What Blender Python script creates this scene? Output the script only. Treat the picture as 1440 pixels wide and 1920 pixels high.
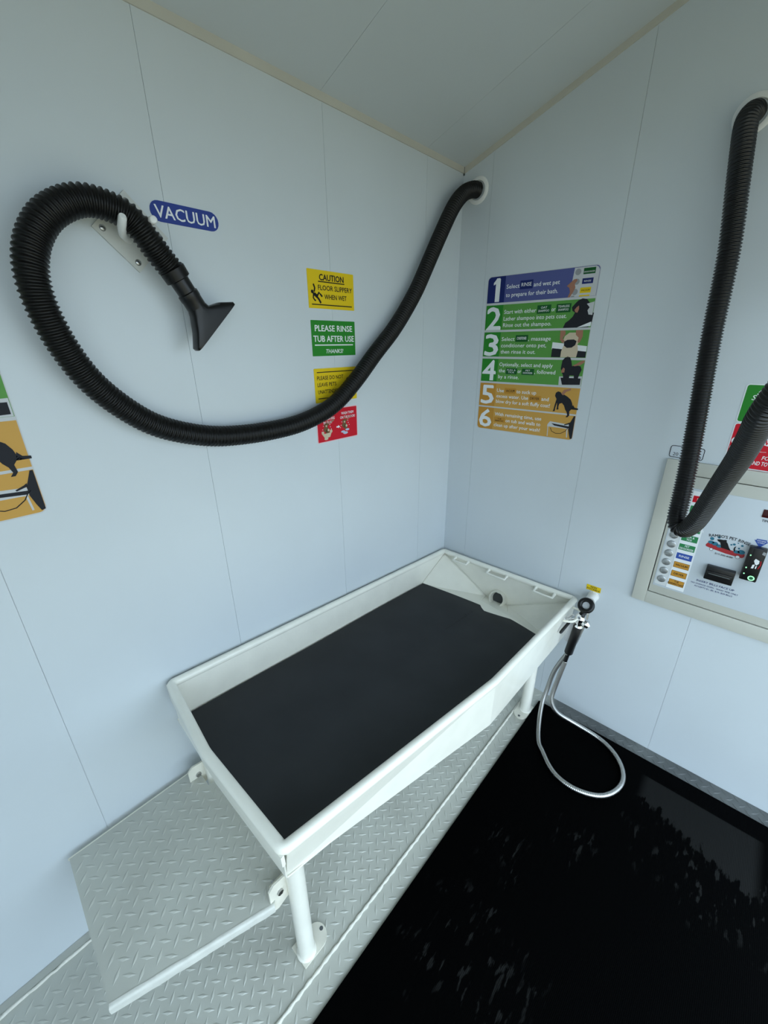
import bpy, bmesh, math, random
from mathutils import Vector, Matrix
from mathutils.geometry import tessellate_polygon
random.seed(7)
for o in list(bpy.data.objects): bpy.data.objects.remove(o)
SC = bpy.context.scene
COL = SC.collection

# ------------------------------------------------------------------ camera
cam_d = bpy.data.cameras.new('camera'); cam = bpy.data.objects.new('camera', cam_d); COL.objects.link(cam)
cam_d.sensor_fit = 'VERTICAL'; cam_d.sensor_height = 36.0; cam_d.lens = 768.18 / 1920 * 36.0
cam_d.clip_start = 0.02
right = Vector((.7372, .6757, -.0079)).normalized()
fwd = Vector((-.6273, .68, -.3797)).normalized()
up = right.cross(fwd).normalized(); right = fwd.cross(up).normalized()
M = Matrix.Identity(4)
for i in range(3):
    M[i][0] = right[i]; M[i][1] = up[i]; M[i][2] = -fwd[i]
M[0][3], M[1][3], M[2][3] = 1.1488, -1.7413, 1.6839
cam.matrix_world = M
SC.camera = cam

# ------------------------------------------------------------------ sky, exposure
world = bpy.data.worlds.new('sky'); SC.world = world; world.use_nodes = True
bg = world.node_tree.nodes['Background']
bg.inputs[0].default_value = (0.68, 0.85, 1.0, 1); bg.inputs[1].default_value = 1.0
# the sun stands behind the shed: it lights only the ground outside the open sides
sun_d = bpy.data.lights.new('sun', 'SUN'); sun = bpy.data.objects.new('sun', sun_d); COL.objects.link(sun)
sun_d.energy = SUN = 0.8; sun_d.angle = math.radians(.6); sun_d.color = (1.0, .93, .82)
sun.rotation_euler = Vector((.52, -.52, -1.0)).to_track_quat('-Z', 'Y').to_euler()
SC.view_settings.view_transform = 'Standard'; SC.view_settings.look = 'None'
SC.view_settings.gamma = 1.0; SC.view_settings.use_curve_mapping = False
SC.view_settings.exposure = 1.80
RX, RY = 1.85, -2.35            # open sides of the shed
SL = 0.335                    # roof rises away from the left wall

# ------------------------------------------------------------------ materials
MATS = {}
def mat(name, col, rough=.5, metal=0.0, spec=.5, bump=0.0, bscale=60, var=0.0, vscale=8, coat=0.0, emit=0.0):
    if name in MATS: return MATS[name]
    m = bpy.data.materials.new(name); m.use_nodes = True; nt = m.node_tree; b = nt.nodes['Principled BSDF']
    b.inputs['Base Color'].default_value = (*col, 1); b.inputs['Roughness'].default_value = rough
    b.inputs['Metallic'].default_value = metal; b.inputs['Specular IOR Level'].default_value = spec
    b.inputs['Coat Weight'].default_value = coat
    tc = nt.nodes.new('ShaderNodeTexCoord')
    if var:
        n = nt.nodes.new('ShaderNodeTexNoise'); n.inputs['Scale'].default_value = vscale; n.inputs['Detail'].default_value = 5
        nt.links.new(tc.outputs['Object'], n.inputs['Vector'])
        mr = nt.nodes.new('ShaderNodeMapRange'); mr.inputs[1].default_value = .3; mr.inputs[2].default_value = .7
        mr.inputs[3].default_value = 1 - var; mr.inputs[4].default_value = 1 + var * .4
        nt.links.new(n.outputs[0], mr.inputs[0])
        mx = nt.nodes.new('ShaderNodeVectorMath'); mx.operation = 'SCALE'; mx.inputs[0].default_value = col
        nt.links.new(mr.outputs[0], mx.inputs['Scale']); nt.links.new(mx.outputs[0], b.inputs['Base Color'])
    if bump:
        n = nt.nodes.new('ShaderNodeTexNoise'); n.inputs['Scale'].default_value = bscale; n.inputs['Detail'].default_value = 3
        nt.links.new(tc.outputs['Object'], n.inputs['Vector'])
        bp = nt.nodes.new('ShaderNodeBump'); bp.inputs['Strength'].default_value = bump; bp.inputs['Distance'].default_value = .004
        nt.links.new(n.outputs[0], bp.inputs['Height']); nt.links.new(bp.outputs[0], b.inputs['Normal'])
    if emit:
        b.inputs['Emission Color'].default_value = (*col, 1); b.inputs['Emission Strength'].default_value = emit
    MATS[name] = m
    return m
WALL = mat('white_wall_panel', (.60, .645, .67), .32, spec=.4, bump=.04, bscale=25, var=.03, vscale=3)
CEIL = mat('ceiling_panel', (.56, .60, .62), .4, spec=.3, bump=.04, bscale=25)
TRIM = mat('beige_trim', (.56, .54, .47), .45, var=.05)
DARK = mat('dark_joint', (.10, .11, .11), .8)
WHITE = mat('white_enamel', (.90, .88, .78), .28, bump=.06, bscale=120, var=.04, vscale=14, coat=.2)
WHITE2 = mat('worn_white_enamel', (.80, .77, .66), .42, bump=.1, bscale=90, var=.12, vscale=18)
PLASTW = mat('white_plastic', (.82, .82, .80), .35)
STEEL = mat('steel', (.45, .45, .45), .28, metal=1.0)
CHROME = mat('chrome', (.75, .76, .78), .08, metal=1.0)
BRAID = mat('braided_steel', (.52, .51, .49), .30, metal=1.0)
BLACKP = mat('black_plastic', (.005, .005, .0055), .33, spec=.38)
HOSEM = mat('black_hose', (.004, .0037, .0034), .40, spec=.30)
HOSEG = mat('charcoal_hose', (.007, .007, .0072), .28, spec=.45)
TUBMAT = mat('tub_rubber', (.026, .028, .031), .62, spec=.3, bump=.15, bscale=12, var=.22, vscale=6)
GREYP = mat('grey_powder_coat', (.52, .52, .46), .45, var=.04, vscale=10)
FACE = mat('white_faceplate', (.56, .61, .65), .35)
REDM = mat('red_print', (.56, .008, .022), .45, spec=.2); GREEN = mat('green_print', (.022, .22, .022), .45, spec=.2)
GREEND = mat('dark_green_print', (.008, .09, .02), .45, spec=.2); YEL = mat('yellow_print', (.74, .52, .010), .45, spec=.2)
BLUE = mat('blue_print', (.03, .055, .26), .45, spec=.2); PURP = mat('violet_blue_print', (.085, .10, .27), .45, spec=.2)
NAVY = mat('navy_print', (.012, .022, .13), .45, spec=.2); ORAN = mat('orange_print', (.58, .32, .07), .45, spec=.2)
ORAND = mat('deep_orange_print', (.52, .25, .035), .45, spec=.2)
INK = mat('black_print', (.008, .008, .010), .5, spec=.2); WPR = mat('white_print', (.78, .80, .81), .45, spec=.2)
TEAL = mat('teal_print', (.03, .16, .24), .45, spec=.2); BROWN = mat('brown_print', (.16, .09, .04), .5, spec=.2)
SKIN = mat('skin_print', (.36, .17, .11), .5, spec=.2); GREYI = mat('grey_print', (.30, .31, .32), .5, spec=.2)
CREAM = mat('cream_print', (.60, .50, .36), .5, spec=.2); DOGB = mat('black_fur_print', (.016, .017, .022), .6, spec=.2)
LGREEN = mat('light_green_print', (.10, .30, .06), .45, spec=.2); LGREY = mat('light_grey_print', (.55, .56, .57), .45, spec=.2)
BUTTON = mat('brushed_button', (.40, .42, .43), .35, metal=.8, bump=.2, bscale=200)
LED = mat('green_led', (.35, 1, .45), .5, emit=.22)
REDDISP = mat('dark_red_display', (.05, .004, .004), .15)

def floor_material():
    m = bpy.data.materials.new('painted_tread_plate'); m.use_nodes = True; nt = m.node_tree; b = nt.nodes['Principled BSDF']
    geo = nt.nodes.new('ShaderNodeNewGeometry'); sx = nt.nodes.new('ShaderNodeSeparateXYZ'); nt.links.new(geo.outputs['Position'], sx.inputs[0])
    n = nt.nodes.new('ShaderNodeTexNoise'); n.inputs['Scale'].default_value = 9; n.inputs['Detail'].default_value = 6
    nt.links.new(geo.outputs['Position'], n.inputs['Vector'])
    # sprayed paint stops around the tub: bare metal beyond x = .68
    ad = nt.nodes.new('ShaderNodeMath'); ad.operation = 'MULTIPLY_ADD'; ad.inputs[1].default_value = .10
    nt.links.new(n.outputs[0], ad.inputs[0]); nt.links.new(sx.outputs[0], ad.inputs[2])
    mr = nt.nodes.new('ShaderNodeMapRange'); mr.interpolation_type = 'SMOOTHSTEP'; mr.inputs[1].default_value = .68; mr.inputs[2].default_value = .79
    nt.links.new(ad.outputs[0], mr.inputs[0])
    n2 = nt.nodes.new('ShaderNodeTexNoise'); n2.inputs['Scale'].default_value = 5; n2.inputs['Detail'].default_value = 8
    nt.links.new(geo.outputs['Position'], n2.inputs['Vector'])
    cr = nt.nodes.new('ShaderNodeValToRGB'); cr.color_ramp.elements[0].position = .3; cr.color_ramp.elements[1].position = .65
    cr.color_ramp.elements[0].color = (.485, .485, .43, 1); cr.color_ramp.elements[1].color = (.555, .56, .50, 1)
    nt.links.new(n2.outputs[0], cr.inputs[0])
    cr2 = nt.nodes.new('ShaderNodeValToRGB'); cr2.color_ramp.elements[0].position = .35; cr2.color_ramp.elements[1].position = .7
    cr2.color_ramp.elements[0].color = (.07, .075, .075, 1); cr2.color_ramp.elements[1].color = (.16, .17, .165, 1)
    nt.links.new(n2.outputs[0], cr2.inputs[0])
    mx = nt.nodes.new('ShaderNodeMix'); mx.data_type = 'RGBA'
    nt.links.new(mr.outputs[0], mx.inputs[0]); nt.links.new(cr.outputs[0], mx.inputs[6]); nt.links.new(cr2.outputs[0], mx.inputs[7])
    nt.links.new(mx.outputs[2], b.inputs['Base Color'])
    b.inputs['Roughness'].default_value = .24; b.inputs['Specular IOR Level'].default_value = .6
    bp = nt.nodes.new('ShaderNodeBump'); bp.inputs['Strength'].default_value = .08; bp.inputs['Distance'].default_value = .003
    n3 = nt.nodes.new('ShaderNodeTexNoise'); n3.inputs['Scale'].default_value = 70; nt.links.new(geo.outputs['Position'], n3.inputs['Vector'])
    nt.links.new(n3.outputs[0], bp.inputs['Height']); nt.links.new(bp.outputs[0], b.inputs['Normal'])
    return m
FLOOR = floor_material()

def rubber_material():
    """ribbed black rubber: fine ribs along y, wet black with dry grey patches"""
    m = bpy.data.materials.new('wet_ribbed_rubber'); m.use_nodes = True; nt = m.node_tree; b = nt.nodes['Principled BSDF']
    geo = nt.nodes.new('ShaderNodeNewGeometry'); sx = nt.nodes.new('ShaderNodeSeparateXYZ'); nt.links.new(geo.outputs['Position'], sx.inputs[0])
    def math_(op, a, c=None, d=None):
        k = nt.nodes.new('ShaderNodeMath'); k.operation = op
        for i, v in enumerate((a, c, d)):
            if v is None: continue
            if isinstance(v, (int, float)): k.inputs[i].default_value = v
            else: nt.links.new(v, k.inputs[i])
        return k.outputs[0]
    def noise(scale, detail, stretch=(1, 1, 1)):
        mp = nt.nodes.new('ShaderNodeMapping'); mp.inputs['Scale'].default_value = stretch
        nt.links.new(geo.outputs['Position'], mp.inputs[0])
        n = nt.nodes.new('ShaderNodeTexNoise'); n.inputs['Scale'].default_value = scale; n.inputs['Detail'].default_value = detail
        nt.links.new(mp.outputs[0], n.inputs['Vector']); return n.outputs[0]
    def step(v, lo, hi):
        r = nt.nodes.new('ShaderNodeMapRange'); r.interpolation_type = 'SMOOTHSTEP'; r.inputs[1].default_value = lo; r.inputs[2].default_value = hi
        nt.links.new(v, r.inputs[0]); return r.outputs[0]
    def blob(cx, cy, rx, ry):
        u = math_('DIVIDE', math_('SUBTRACT', sx.outputs[0], cx), rx); w = math_('DIVIDE', math_('SUBTRACT', sx.outputs[1], cy), ry)
        return math_('SUBTRACT', 1.0, math_('SQRT', math_('ADD', math_('MULTIPLY', u, u), math_('MULTIPLY', w, w))))
    fine = noise(40, 4, (1.6, .5, 1)); med = noise(16, 5, (1.2, .7, 1))
    # the dry patch along the far edge: between y=-.155 and a slanting ragged edge
    edge = math_('ADD', math_('MULTIPLY_ADD', sx.outputs[0], .35, sx.outputs[1]), math_('MULTIPLY', math_('SUBTRACT', fine, .5), .16))
    patch = math_('MULTIPLY', math_('MULTIPLY', step(edge, .135, .150), step(math_('MULTIPLY', sx.outputs[1], -1.0), .152, .158)), math_('MULTIPLY', step(sx.outputs[0], 1.14, 1.18), math_('SUBTRACT', 1.0, step(sx.outputs[0], 1.50, 1.54))))
    # scattered damp speckles
    sp = step(fine, .58, .66)
    z1 = step(math_('ADD', blob(1.42, -.44, .34, .24), math_('MULTIPLY', math_('SUBTRACT', med, .5), 1.6)), .25, .7)
    z2 = step(math_('ADD', blob(.90, -1.12, .30, .30), math_('MULTIPLY', math_('SUBTRACT', med, .5), 1.8)), .25, .8)
    z3 = step(math_('ADD', blob(.88, -.80, .16, .16), math_('MULTIPLY', math_('SUBTRACT', med, .5), 1.6)), .3, .8)
    z4 = step(math_('ADD', blob(1.02, -.60, .14, .14), math_('MULTIPLY', math_('SUBTRACT', med, .5), 1.6)), .35, .8)
    zs = math_('MINIMUM', math_('ADD', math_('ADD', z1, z2), math_('ADD', z3, z4)), 1.0)
    dry = math_('MAXIMUM', patch, math_('MULTIPLY', math_('MULTIPLY', sp, zs), 1.0))
    rib = math_('PINGPONG', math_('MULTIPLY', sx.outputs[0], 1.0), .0022)
    ribn = math_('DIVIDE', rib, .0022)
    dryr = math_('MULTIPLY', dry, math_('MULTIPLY_ADD', ribn, .55, .45))
    mx = nt.nodes.new('ShaderNodeMix'); mx.data_type = 'RGBA'
    mx.inputs[6].default_value = (.0008, .0009, .0010, 1); mx.inputs[7].default_value = (.017, .0175, .017, 1)
    nt.links.new(dryr, mx.inputs[0]); nt.links.new(mx.outputs[2], b.inputs['Base Color'])
    b.inputs['Roughness'].default_value = .62; b.inputs['Specular IOR Level'].default_value = .015
    bp = nt.nodes.new('ShaderNodeBump'); bp.inputs['Strength'].default_value = .25; bp.inputs['Distance'].default_value = .001
    nt.links.new(ribn, bp.inputs['Height']); nt.links.new(bp.outputs[0], b.inputs['Normal'])
    return m
RUBBER = rubber_material()

# ------------------------------------------------------------------ helpers
MW = {}
def tagit(o, label=None, cat=None, group=None, kind=None):
    if label: o['label'] = label
    if cat: o['category'] = cat
    if group: o['group'] = group
    if kind: o['kind'] = kind
    return o
def frame(o3, u, v, n):
    m = Matrix.Identity(4)
    for i in range(3):
        m[i][0] = u[i]; m[i][1] = v[i]; m[i][2] = n[i]; m[i][3] = o3[i]
    return m
def thing(name, label, cat, loc=(0, 0, 0), m=None, group=None):
    o = bpy.data.objects.new(name, None); COL.objects.link(o); o.empty_display_size = .02
    mm = m if m is not None else Matrix.Translation(loc)
    o.matrix_world = mm; MW[o] = mm.copy()
    return tagit(o, label, cat, group)
def on_left(y, z, x=0.0):  return frame((x, y, z), (0, 1, 0), (0, 0, 1), (1, 0, 0))
def on_right(x, z, y=0.0): return frame((x, y, z), (1, 0, 0), (0, 0, 1), (0, -1, 0))
def link(name, me, m, parent=None, smooth=False, world=False):
    me.materials.clear(); me.materials.append(m)
    if smooth:
        me.polygons.foreach_set('use_smooth', [True] * len(me.polygons))
    o = bpy.data.objects.new(name, me); COL.objects.link(o)
    if parent is not None:
        o.parent = parent; MW[o] = MW[parent]
        if world: me.transform(MW[parent].inverted())
    else: MW[o] = Matrix.Identity(4)
    me.update()
    return o
def pyd(name, vs, fs, m, parent=None, smooth=False, world=True):
    me = bpy.data.meshes.new(name); me.from_pydata([tuple(v) for v in vs], [], fs); me.validate(); 
    bm = bmesh.new(); bm.from_mesh(me); bmesh.ops.recalc_face_normals(bm, faces=bm.faces); bm.to_mesh(me); bm.free()
    return link(name, me, m, parent, smooth, world)
def struct(o): o['kind'] = 'structure'; return o
class MB:
    def __init__(s): s.v = []; s.f = []
    def add(s, vs, fs):
        k = len(s.v); s.v += [tuple(v) for v in vs]; s.f += [tuple(i + k for i in f) for f in fs]; return s
    def box(s, a, b):
        x0, y0, z0 = a; x1, y1, z1 = b
        return s.add([(x0,y0,z0),(x1,y0,z0),(x1,y1,z0),(x0,y1,z0),(x0,y0,z1),(x1,y0,z1),(x1,y1,z1),(x0,y1,z1)],
                     [(3,2,1,0),(4,5,6,7),(0,1,5,4),(1,2,6,5),(2,3,7,6),(3,0,4,7)])
    def slab(s, poly, t, n=None):
        """polygon in 3-D extruded by t against its normal"""
        P = [Vector(q) for q in poly]; k = len(P)
        if n is None:
            n = Vector((0, 0, 0))
            for i in range(k):
                a, b = P[i], P[(i + 1) % k]; n += a.cross(b)
            n.normalize()
        Q = [q - Vector(n) * t for q in P]
        tri = tessellate_polygon([P])
        fs = [tuple(f) for f in tri] + [tuple(i + k for i in reversed(f)) for f in tri]
        fs += [(i, i + k, (i + 1) % k + k, (i + 1) % k) for i in range(k)]
        return s.add(P + Q, fs)
    def tube(s, pts, r, n=12, cap=True, closed=False, rf=None):
        P = [Vector(q) for q in pts]; k = len(P); rings = []
        T = []
        for i in range(k):
            a = P[i - 1] if (i > 0 or closed) else P[i]; b = P[(i + 1) % k] if (i < k - 1 or closed) else P[i]
            t = (b - a); T.append(t.normalized() if t.length > 1e-9 else Vector((0, 0, 1)))
        ref = T[0].orthogonal().normalized()
        if abs(T[0].z) < .9: ref = (Vector((0, 0, 1)) - T[0] * T[0].z).normalized()
        base = len(s.v); vs = []; fs = []
        for i in range(k):
            ref = (ref - T[i] * ref.dot(T[i])).normalized(); b2 = T[i].cross(ref)
            rr = rf(i) if rf else r
            for j in range(n):
                a = 2 * math.pi * j / n
                vs.append(P[i] + (ref * math.cos(a) + b2 * math.sin(a)) * rr)
        for i in range(k if closed else k - 1):
            i2 = (i + 1) % k
            for j in range(n):
                j2 = (j + 1) % n
                fs.append((i * n + j, i * n + j2, i2 * n + j2, i2 * n + j))
        if cap and not closed:
            fs.append(tuple(reversed(range(n)))); fs.append(tuple((k - 1) * n + j for j in range(n)))
        return s.add(vs, fs)
    def cyl(s, a, b, r, n=20, r2=None):
        return s.tube([a, b], r, n, rf=(lambda i: r if i == 0 else r2) if r2 else None)
    def ball(s, c, r, n=10, sc=(1, 1, 1)):
        vs = []; fs = []; m = n // 2 + 1
        for i in range(m + 1):
            th = math.pi * i / m
            for j in range(n):
                ph = 2 * math.pi * j / n
                vs.append((c[0] + sc[0] * r * math.sin(th) * math.cos(ph), c[1] + sc[1] * r * math.sin(th) * math.sin(ph), c[2] + sc[2] * r * math.cos(th)))
        for i in range(m):
            for j in range(n): fs.append((i * n + j, i * n + (j + 1) % n, (i + 1) * n + (j + 1) % n, (i + 1) * n + j))
        return s.add(vs, fs)
    def out(s, name, m, parent=None, smooth=False, world=True): return pyd(name, s.v, s.f, m, parent, smooth, world)
def autosmooth(o, ang=40):
    me = o.data; me.polygons.foreach_set('use_smooth', [True] * len(me.polygons))
    bm = bmesh.new(); bm.from_mesh(me); a = math.radians(ang)
    for e in bm.edges:
        if len(e.link_faces) != 2 or e.calc_face_angle(0) > a: e.smooth = False
    bm.to_mesh(me); bm.free(); return o
def bevelbox(name, a, b, r, m, parent, world=True, seg=2):
    me = bpy.data.meshes.new(name); k = MB().box(a, b); me.from_pydata(k.v, [], k.f)
    bm = bmesh.new(); bm.from_mesh(me); bmesh.ops.bevel(bm, geom=list(bm.edges), offset=r, segments=seg, affect='EDGES', profile=.6)
    bmesh.ops.recalc_face_normals(bm, faces=bm.faces); bm.to_mesh(me); bm.free()
    o = link(name, me, m, parent, False, world); return autosmooth(o)
def spline(pts, step, smooth=6):
    P = [Vector(q) for q in pts]; Q = [P[0] * 2 - P[1]] + P + [P[-1] * 2 - P[-2]]; dense = []
    for i in range(1, len(Q) - 2):
        for k in range(24):
            t = k / 24; a, b, c, d = Q[i - 1], Q[i], Q[i + 1], Q[i + 2]
            dense.append(.5 * ((2 * b) + (c - a) * t + (2 * a - 5 * b + 4 * c - d) * t * t + (3 * b - a - 3 * c + d) * t ** 3))
    dense.append(P[-1])
    # light smoothing keeps the hose curve even
    for _ in range(smooth):
        dense = [dense[0]] + [(dense[i - 1] + dense[i] * 2 + dense[i + 1]) / 4 for i in range(1, len(dense) - 1)] + [dense[-1]]
    out = [dense[0]]; acc = 0.0; need = step
    for i in range(1, len(dense)):
        a, b = dense[i - 1], dense[i]; L = (b - a).length; pos = 0.0
        while L - pos >= need:
            pos += need; out.append(a.lerp(b, pos / L)); need = step
        need -= (L - pos)
    return out
def corrugated(name, pts, R, r, pitch, m, parent, n=26):
    prof = [r, r + (R - r) * .3, R * .997, R, r + (R - r) * .3, r]
    P = spline(pts, pitch / 6, 40)
    return MB().tube(P, R, n, rf=lambda i: prof[i % 6]).out(name, m, parent, True)
def rrect(x0, y0, x1, y1, r, n=5):
    out = []
    for cx, cy, a0 in ((x1 - r, y0 + r, -90), (x1 - r, y1 - r, 0), (x0 + r, y1 - r, 90), (x0 + r, y0 + r, 180)):
        for i in range(n + 1):
            a = math.radians(a0 + 90 * i / n); out.append((cx + r * math.cos(a), cy + r * math.sin(a)))
    return out
def flat(name, poly, z, t, m, parent):
    """thin printed / plate shape in a sign's own plane: top at z, thickness t"""
    return MB().slab([(p[0], p[1], z) for p in poly], t, (0, 0, 1)).out(name, m, parent, False, False)
def flats(name, polys, z, t, m, parent):
    b = MB()
    for poly in polys: b.slab([(p[0], p[1], z) for p in poly], t, (0, 0, 1))
    return b.out(name, m, parent, False, False)
def disc(cx, cy, r, n=18, sx=1, sy=1): return [(cx + r * sx * math.cos(2 * math.pi * i / n), cy + r * sy * math.sin(2 * math.pi * i / n)) for i in range(n)]
def stroke(pts, w):
    """polyline drawn as one thick outline"""
    L = []; Rr = []; P = [Vector((p[0], p[1])) for p in pts]
    for i, p in enumerate(P):
        a = P[max(i - 1, 0)]; b = P[min(i + 1, len(P) - 1)]; d = (b - a).normalized(); nn = Vector((-d.y, d.x)) * w / 2
        L.append((p.x + nn.x, p.y + nn.y)); Rr.append((p.x - nn.x, p.y - nn.y))
    return Rr + L[::-1]
_cap = {}
def text(s, x0, x1, base, cap, z, m, parent, bold=0.0, shear=0.0, name='lettering', ang=0.0, arc=0.0):
    """lettering whose left/right ends are x0..x1, on a baseline, with a given cap height"""
    cu = bpy.data.curves.new('t', 'FONT'); cu.body = s; cu.size = 1; cu.resolution_u = 2; cu.shear = shear; cu.fill_mode = 'FRONT'
    ob = bpy.data.objects.new('t', cu); COL.objects.link(ob)
    dg = bpy.context.evaluated_depsgraph_get(); me = bpy.data.meshes.new_from_object(ob.evaluated_get(dg))
    bpy.data.objects.remove(ob); bpy.data.curves.remove(cu)
    xs = [v.co.x for v in me.vertices]; a, b = min(xs), max(xs)
    CAP = .70; k = (x1 - x0) / (b - a) if x1 else cap / CAP; ky = cap / CAP
    if not x1: x1 = x0 + (b - a) * k
    ca, sa = math.cos(ang), math.sin(ang)
    for v in me.vertices:
        X = (v.co.x - a) * k; Y = v.co.y * ky
        if arc:
            w = x1 - x0; u = X / w - .5; th = -u * arc; rad = w / arc
            # bend the baseline on a circle
            px = w / 2 - math.sin(th) * (rad + Y); py = math.cos(th) * (rad + Y) - rad * math.cos(arc / 2)
            X, Y = px, py
        v.co = (x0 + X * ca - Y * sa, base + X * sa + Y * ca, z)
    me.name = name
    if bold > 0:
        d = bold * ky * .9; bm = bmesh.new(); bm.from_mesh(me); g0 = list(bm.verts) + list(bm.edges) + list(bm.faces)
        for q, (ex, ey) in enumerate(((1, -.5), (-1, -.5), (0, .9))):
            r_ = bmesh.ops.duplicate(bm, geom=g0); bmesh.ops.translate(bm, verts=[v for v in r_['geom'] if isinstance(v, bmesh.types.BMVert)], vec=(ex * d, ey * d, -.00003 * (q + 1)))
        bm.to_mesh(me); bm.free()
    return link(name, me, m, parent)

# ================================================================== THE SETTING
floor = struct(MB().box((0, RY, -.02), (RX, 0, 0)).out('floor', FLOOR))
floor['label'] = 'painted diamond tread plate floor'
def lug_mesh(b, cx, cy, z, s, L=.0176, W=.0046, h=.0018):
    d = Vector((1, s, 0)).normalized(); e = Vector((-d.y, d.x, 0)); c = Vector((cx, cy, z))
    vs = [c - d * L, c - e * W, c + d * L, c + e * W, c - d * L * .42 + Vector((0, 0, h)), c + d * L * .42 + Vector((0, 0, h))]
    b.add(vs, [(0, 1, 4), (1, 5, 4), (1, 2, 5), (2, 3, 5), (3, 4, 5), (3, 0, 4)])
def inside(poly, x, y):
    k = False; n = len(poly)
    for i in range(n):
        x1, y1 = poly[i]; x2, y2 = poly[(i + 1) % n]
        if (y1 > y) != (y2 > y) and x < (x2 - x1) * (y - y1) / (y2 - y1) + x1: k = not k
    return k
PT = .0391
b1 = MB(); b2 = MB()
for (bb, xa, xb, ya, yb, ox, oy) in ((b1, .045, .588, RY, -.012, .3955, -1.2605), (b2, .606, .668, RY, -.012, .409, -1.247), (b2, .668, 1.8, -.066, -.008, .409, -1.247)):
    i0 = int((xa - ox) / PT) - 1; i1 = int((xb - ox) / PT) + 2; j0 = int((ya - oy) / PT) - 1; j1 = int((yb - oy) / PT) + 2
    for i in range(i0, i1):
        for j in range(j0, j1):
            for s, dx in ((1, 0), (-1, .5)):
                x = ox + (i + dx) * PT; y = oy + (j + dx) * PT
                if xa + .008 < x < xb - .008 and ya < y < yb - .006: lug_mesh(bb, x, y, 0, s)
tagit(b1.out('tread_pattern', FLOOR, floor), kind='stuff'); tagit(b2.out('tread_pattern', FLOOR, floor), kind='stuff')
# weld bead between the two floor plates, sealant strip at the wall
WELD = mat('painted_weld', (.78, .76, .67), .3, bump=.6, bscale=160)
pts = [(.596 + random.uniform(-.0008, .0008), -0.012 - i * .01, .001) for i in range(232)]
b = MB().tube(pts, .0055, 8, rf=lambda i: .0045 + .0012 * math.sin(i * 1.9) + random.uniform(0, .0008)); autosmooth(b.out('weld_bead', WELD, floor), 80)
MB().box((0.001, RY, 0), (.024, -.01, .0035)).out('edge_strip', mat('edge_strip_grey', (.54, .54, .48), .5, var=.1), floor)
pts = [(.029 + random.uniform(-.0015, .0015), -0.012 - i * .012, .001) for i in range(193)]
autosmooth(MB().tube(pts, .005, 6, rf=lambda i: .004 + random.uniform(0, .002)).out('sealant_bead', WELD, floor), 80)

def wall(name, label, seams, ends, place, top):
    """a wall of separate flush panels with hairline joints; top(u) gives its height"""
    backing = MB(); a, z = ends
    P = lambda u, v, d: place(u, v, d)
    backing.slab([P(a, -.02, .0022), P(z, -.02, .0022), P(z, top(z), .0022), P(a, top(a), .0022)], .03)
    w = struct(backing.out(name, WALL)); w['label'] = label
    es = [a] + seams + [z]
    for i in range(len(es) - 1):
        u0, u1 = es[i], es[i + 1]; g = .0004
        u0 += g if i else 0; u1 -= g if i < len(es) - 2 else 0
        MB().slab([P(u0, .0, 0), P(u1, .0, 0), P(u1, top(u1) - .0005, 0), P(u0, top(u0) - .0005, 0)], .0019).out('wall_panel', WALL, w)
    return w
wall('wall_left', 'white panelled wall behind the tub', [-2.23, -1.735, -1.237, -.7415, -.245], (RY, -.0), lambda u, v, d: (-d, u, v), lambda u: 2.35)
wall('wall_right', 'white panelled wall with the payment panel', [.133, .639, 1.134, 1.63], (0.0, RX), lambda u, v, d: (u, d, v), lambda u: 2.35 + SL * u)
ceiling = MB().slab([(0, RY, 2.362), (RX, RY, 2.362 + SL * RX), (RX, 0, 2.362 + SL * RX), (0, 0, 2.362)], -.03)
ceiling = struct(ceiling.out('ceiling', CEIL)); ceiling['label'] = 'sloping panelled ceiling'
es = [RY, -2.24, -1.743, -1.246, -.748, -.25, 0]
for i in range(len(es) - 1):
    y0, y1 = es[i] + .0004, es[i + 1] - .0004
    MB().slab([(0, y0, 2.35), (0, y1, 2.35), (RX, y1, 2.35 + SL * RX), (RX, y0, 2.35 + SL * RX)], -.011).out('ceiling_panel', CEIL, ceiling)
t1 = struct(MB().slab([(.004, RY, 2.319), (.004, -.0, 2.319), (.004, -.0, 2.3505), (.004, RY, 2.3505)], .0038, (1, 0, 0)).out('trim_1', TRIM)); t1['label'] = 'beige trim along the left wall top'
t2 = struct(MB().slab([(.0045, -.004, 2.319), (RX, -.004, 2.319 + SL * RX), (RX, -.004, 2.3505 + SL * RX), (.0045, -.004, 2.3505)], .0038, (0, -1, 0)).out('trim_2', TRIM)); t2['label'] = 'beige trim along the right wall top'
MB().box((.0005, -.0055, 2.313), (.0055, -.0005, 2.352)).out('corner_joint', DARK, t2)
HS, HZ, BX = 2.12, 2.02, 1.05          # opening heights and rear opening start, tuned to shape the daylight
wh = struct(MB().slab([(RX, RY, HS), (RX, 0, HS), (RX, 0, 2.36 + SL * RX), (RX, RY, 2.36 + SL * RX)], -.08, (1, 0, 0)).out('wall_front_unseen', WALL)); wh['label'] = 'unseen white wall above the side opening, added to shade the upper walls'  # unseen header, added to keep daylight off the upper walls
wh = struct(MB().slab([(0, RY, 0), (BX, RY, 0), (BX, RY, HZ), (RX, RY, HZ), (RX, RY, 2.36 + SL * RX), (0, RY, 2.36)], .08, (0, 1, 0)).out('wall_back_unseen', WALL)); wh['label'] = 'unseen white wall around the rear opening, shaped to limit daylight'  # unseen wall, sized to limit daylight from the rear
# unseen ground outside, coloured to bounce warm light onto the upper walls
GND = mat('warm_bounce_ground', (.34, .30, .20), .85, var=.1, vscale=2)
g = struct(MB().slab([(-14, -16, -.16), (16, -16, -.16), (16, 14, -.16), (-14, 14, -.16)], .05).out('ground', GND)); g['label'] = 'unseen ground outside the shed, coloured to bounce warm light'

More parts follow.
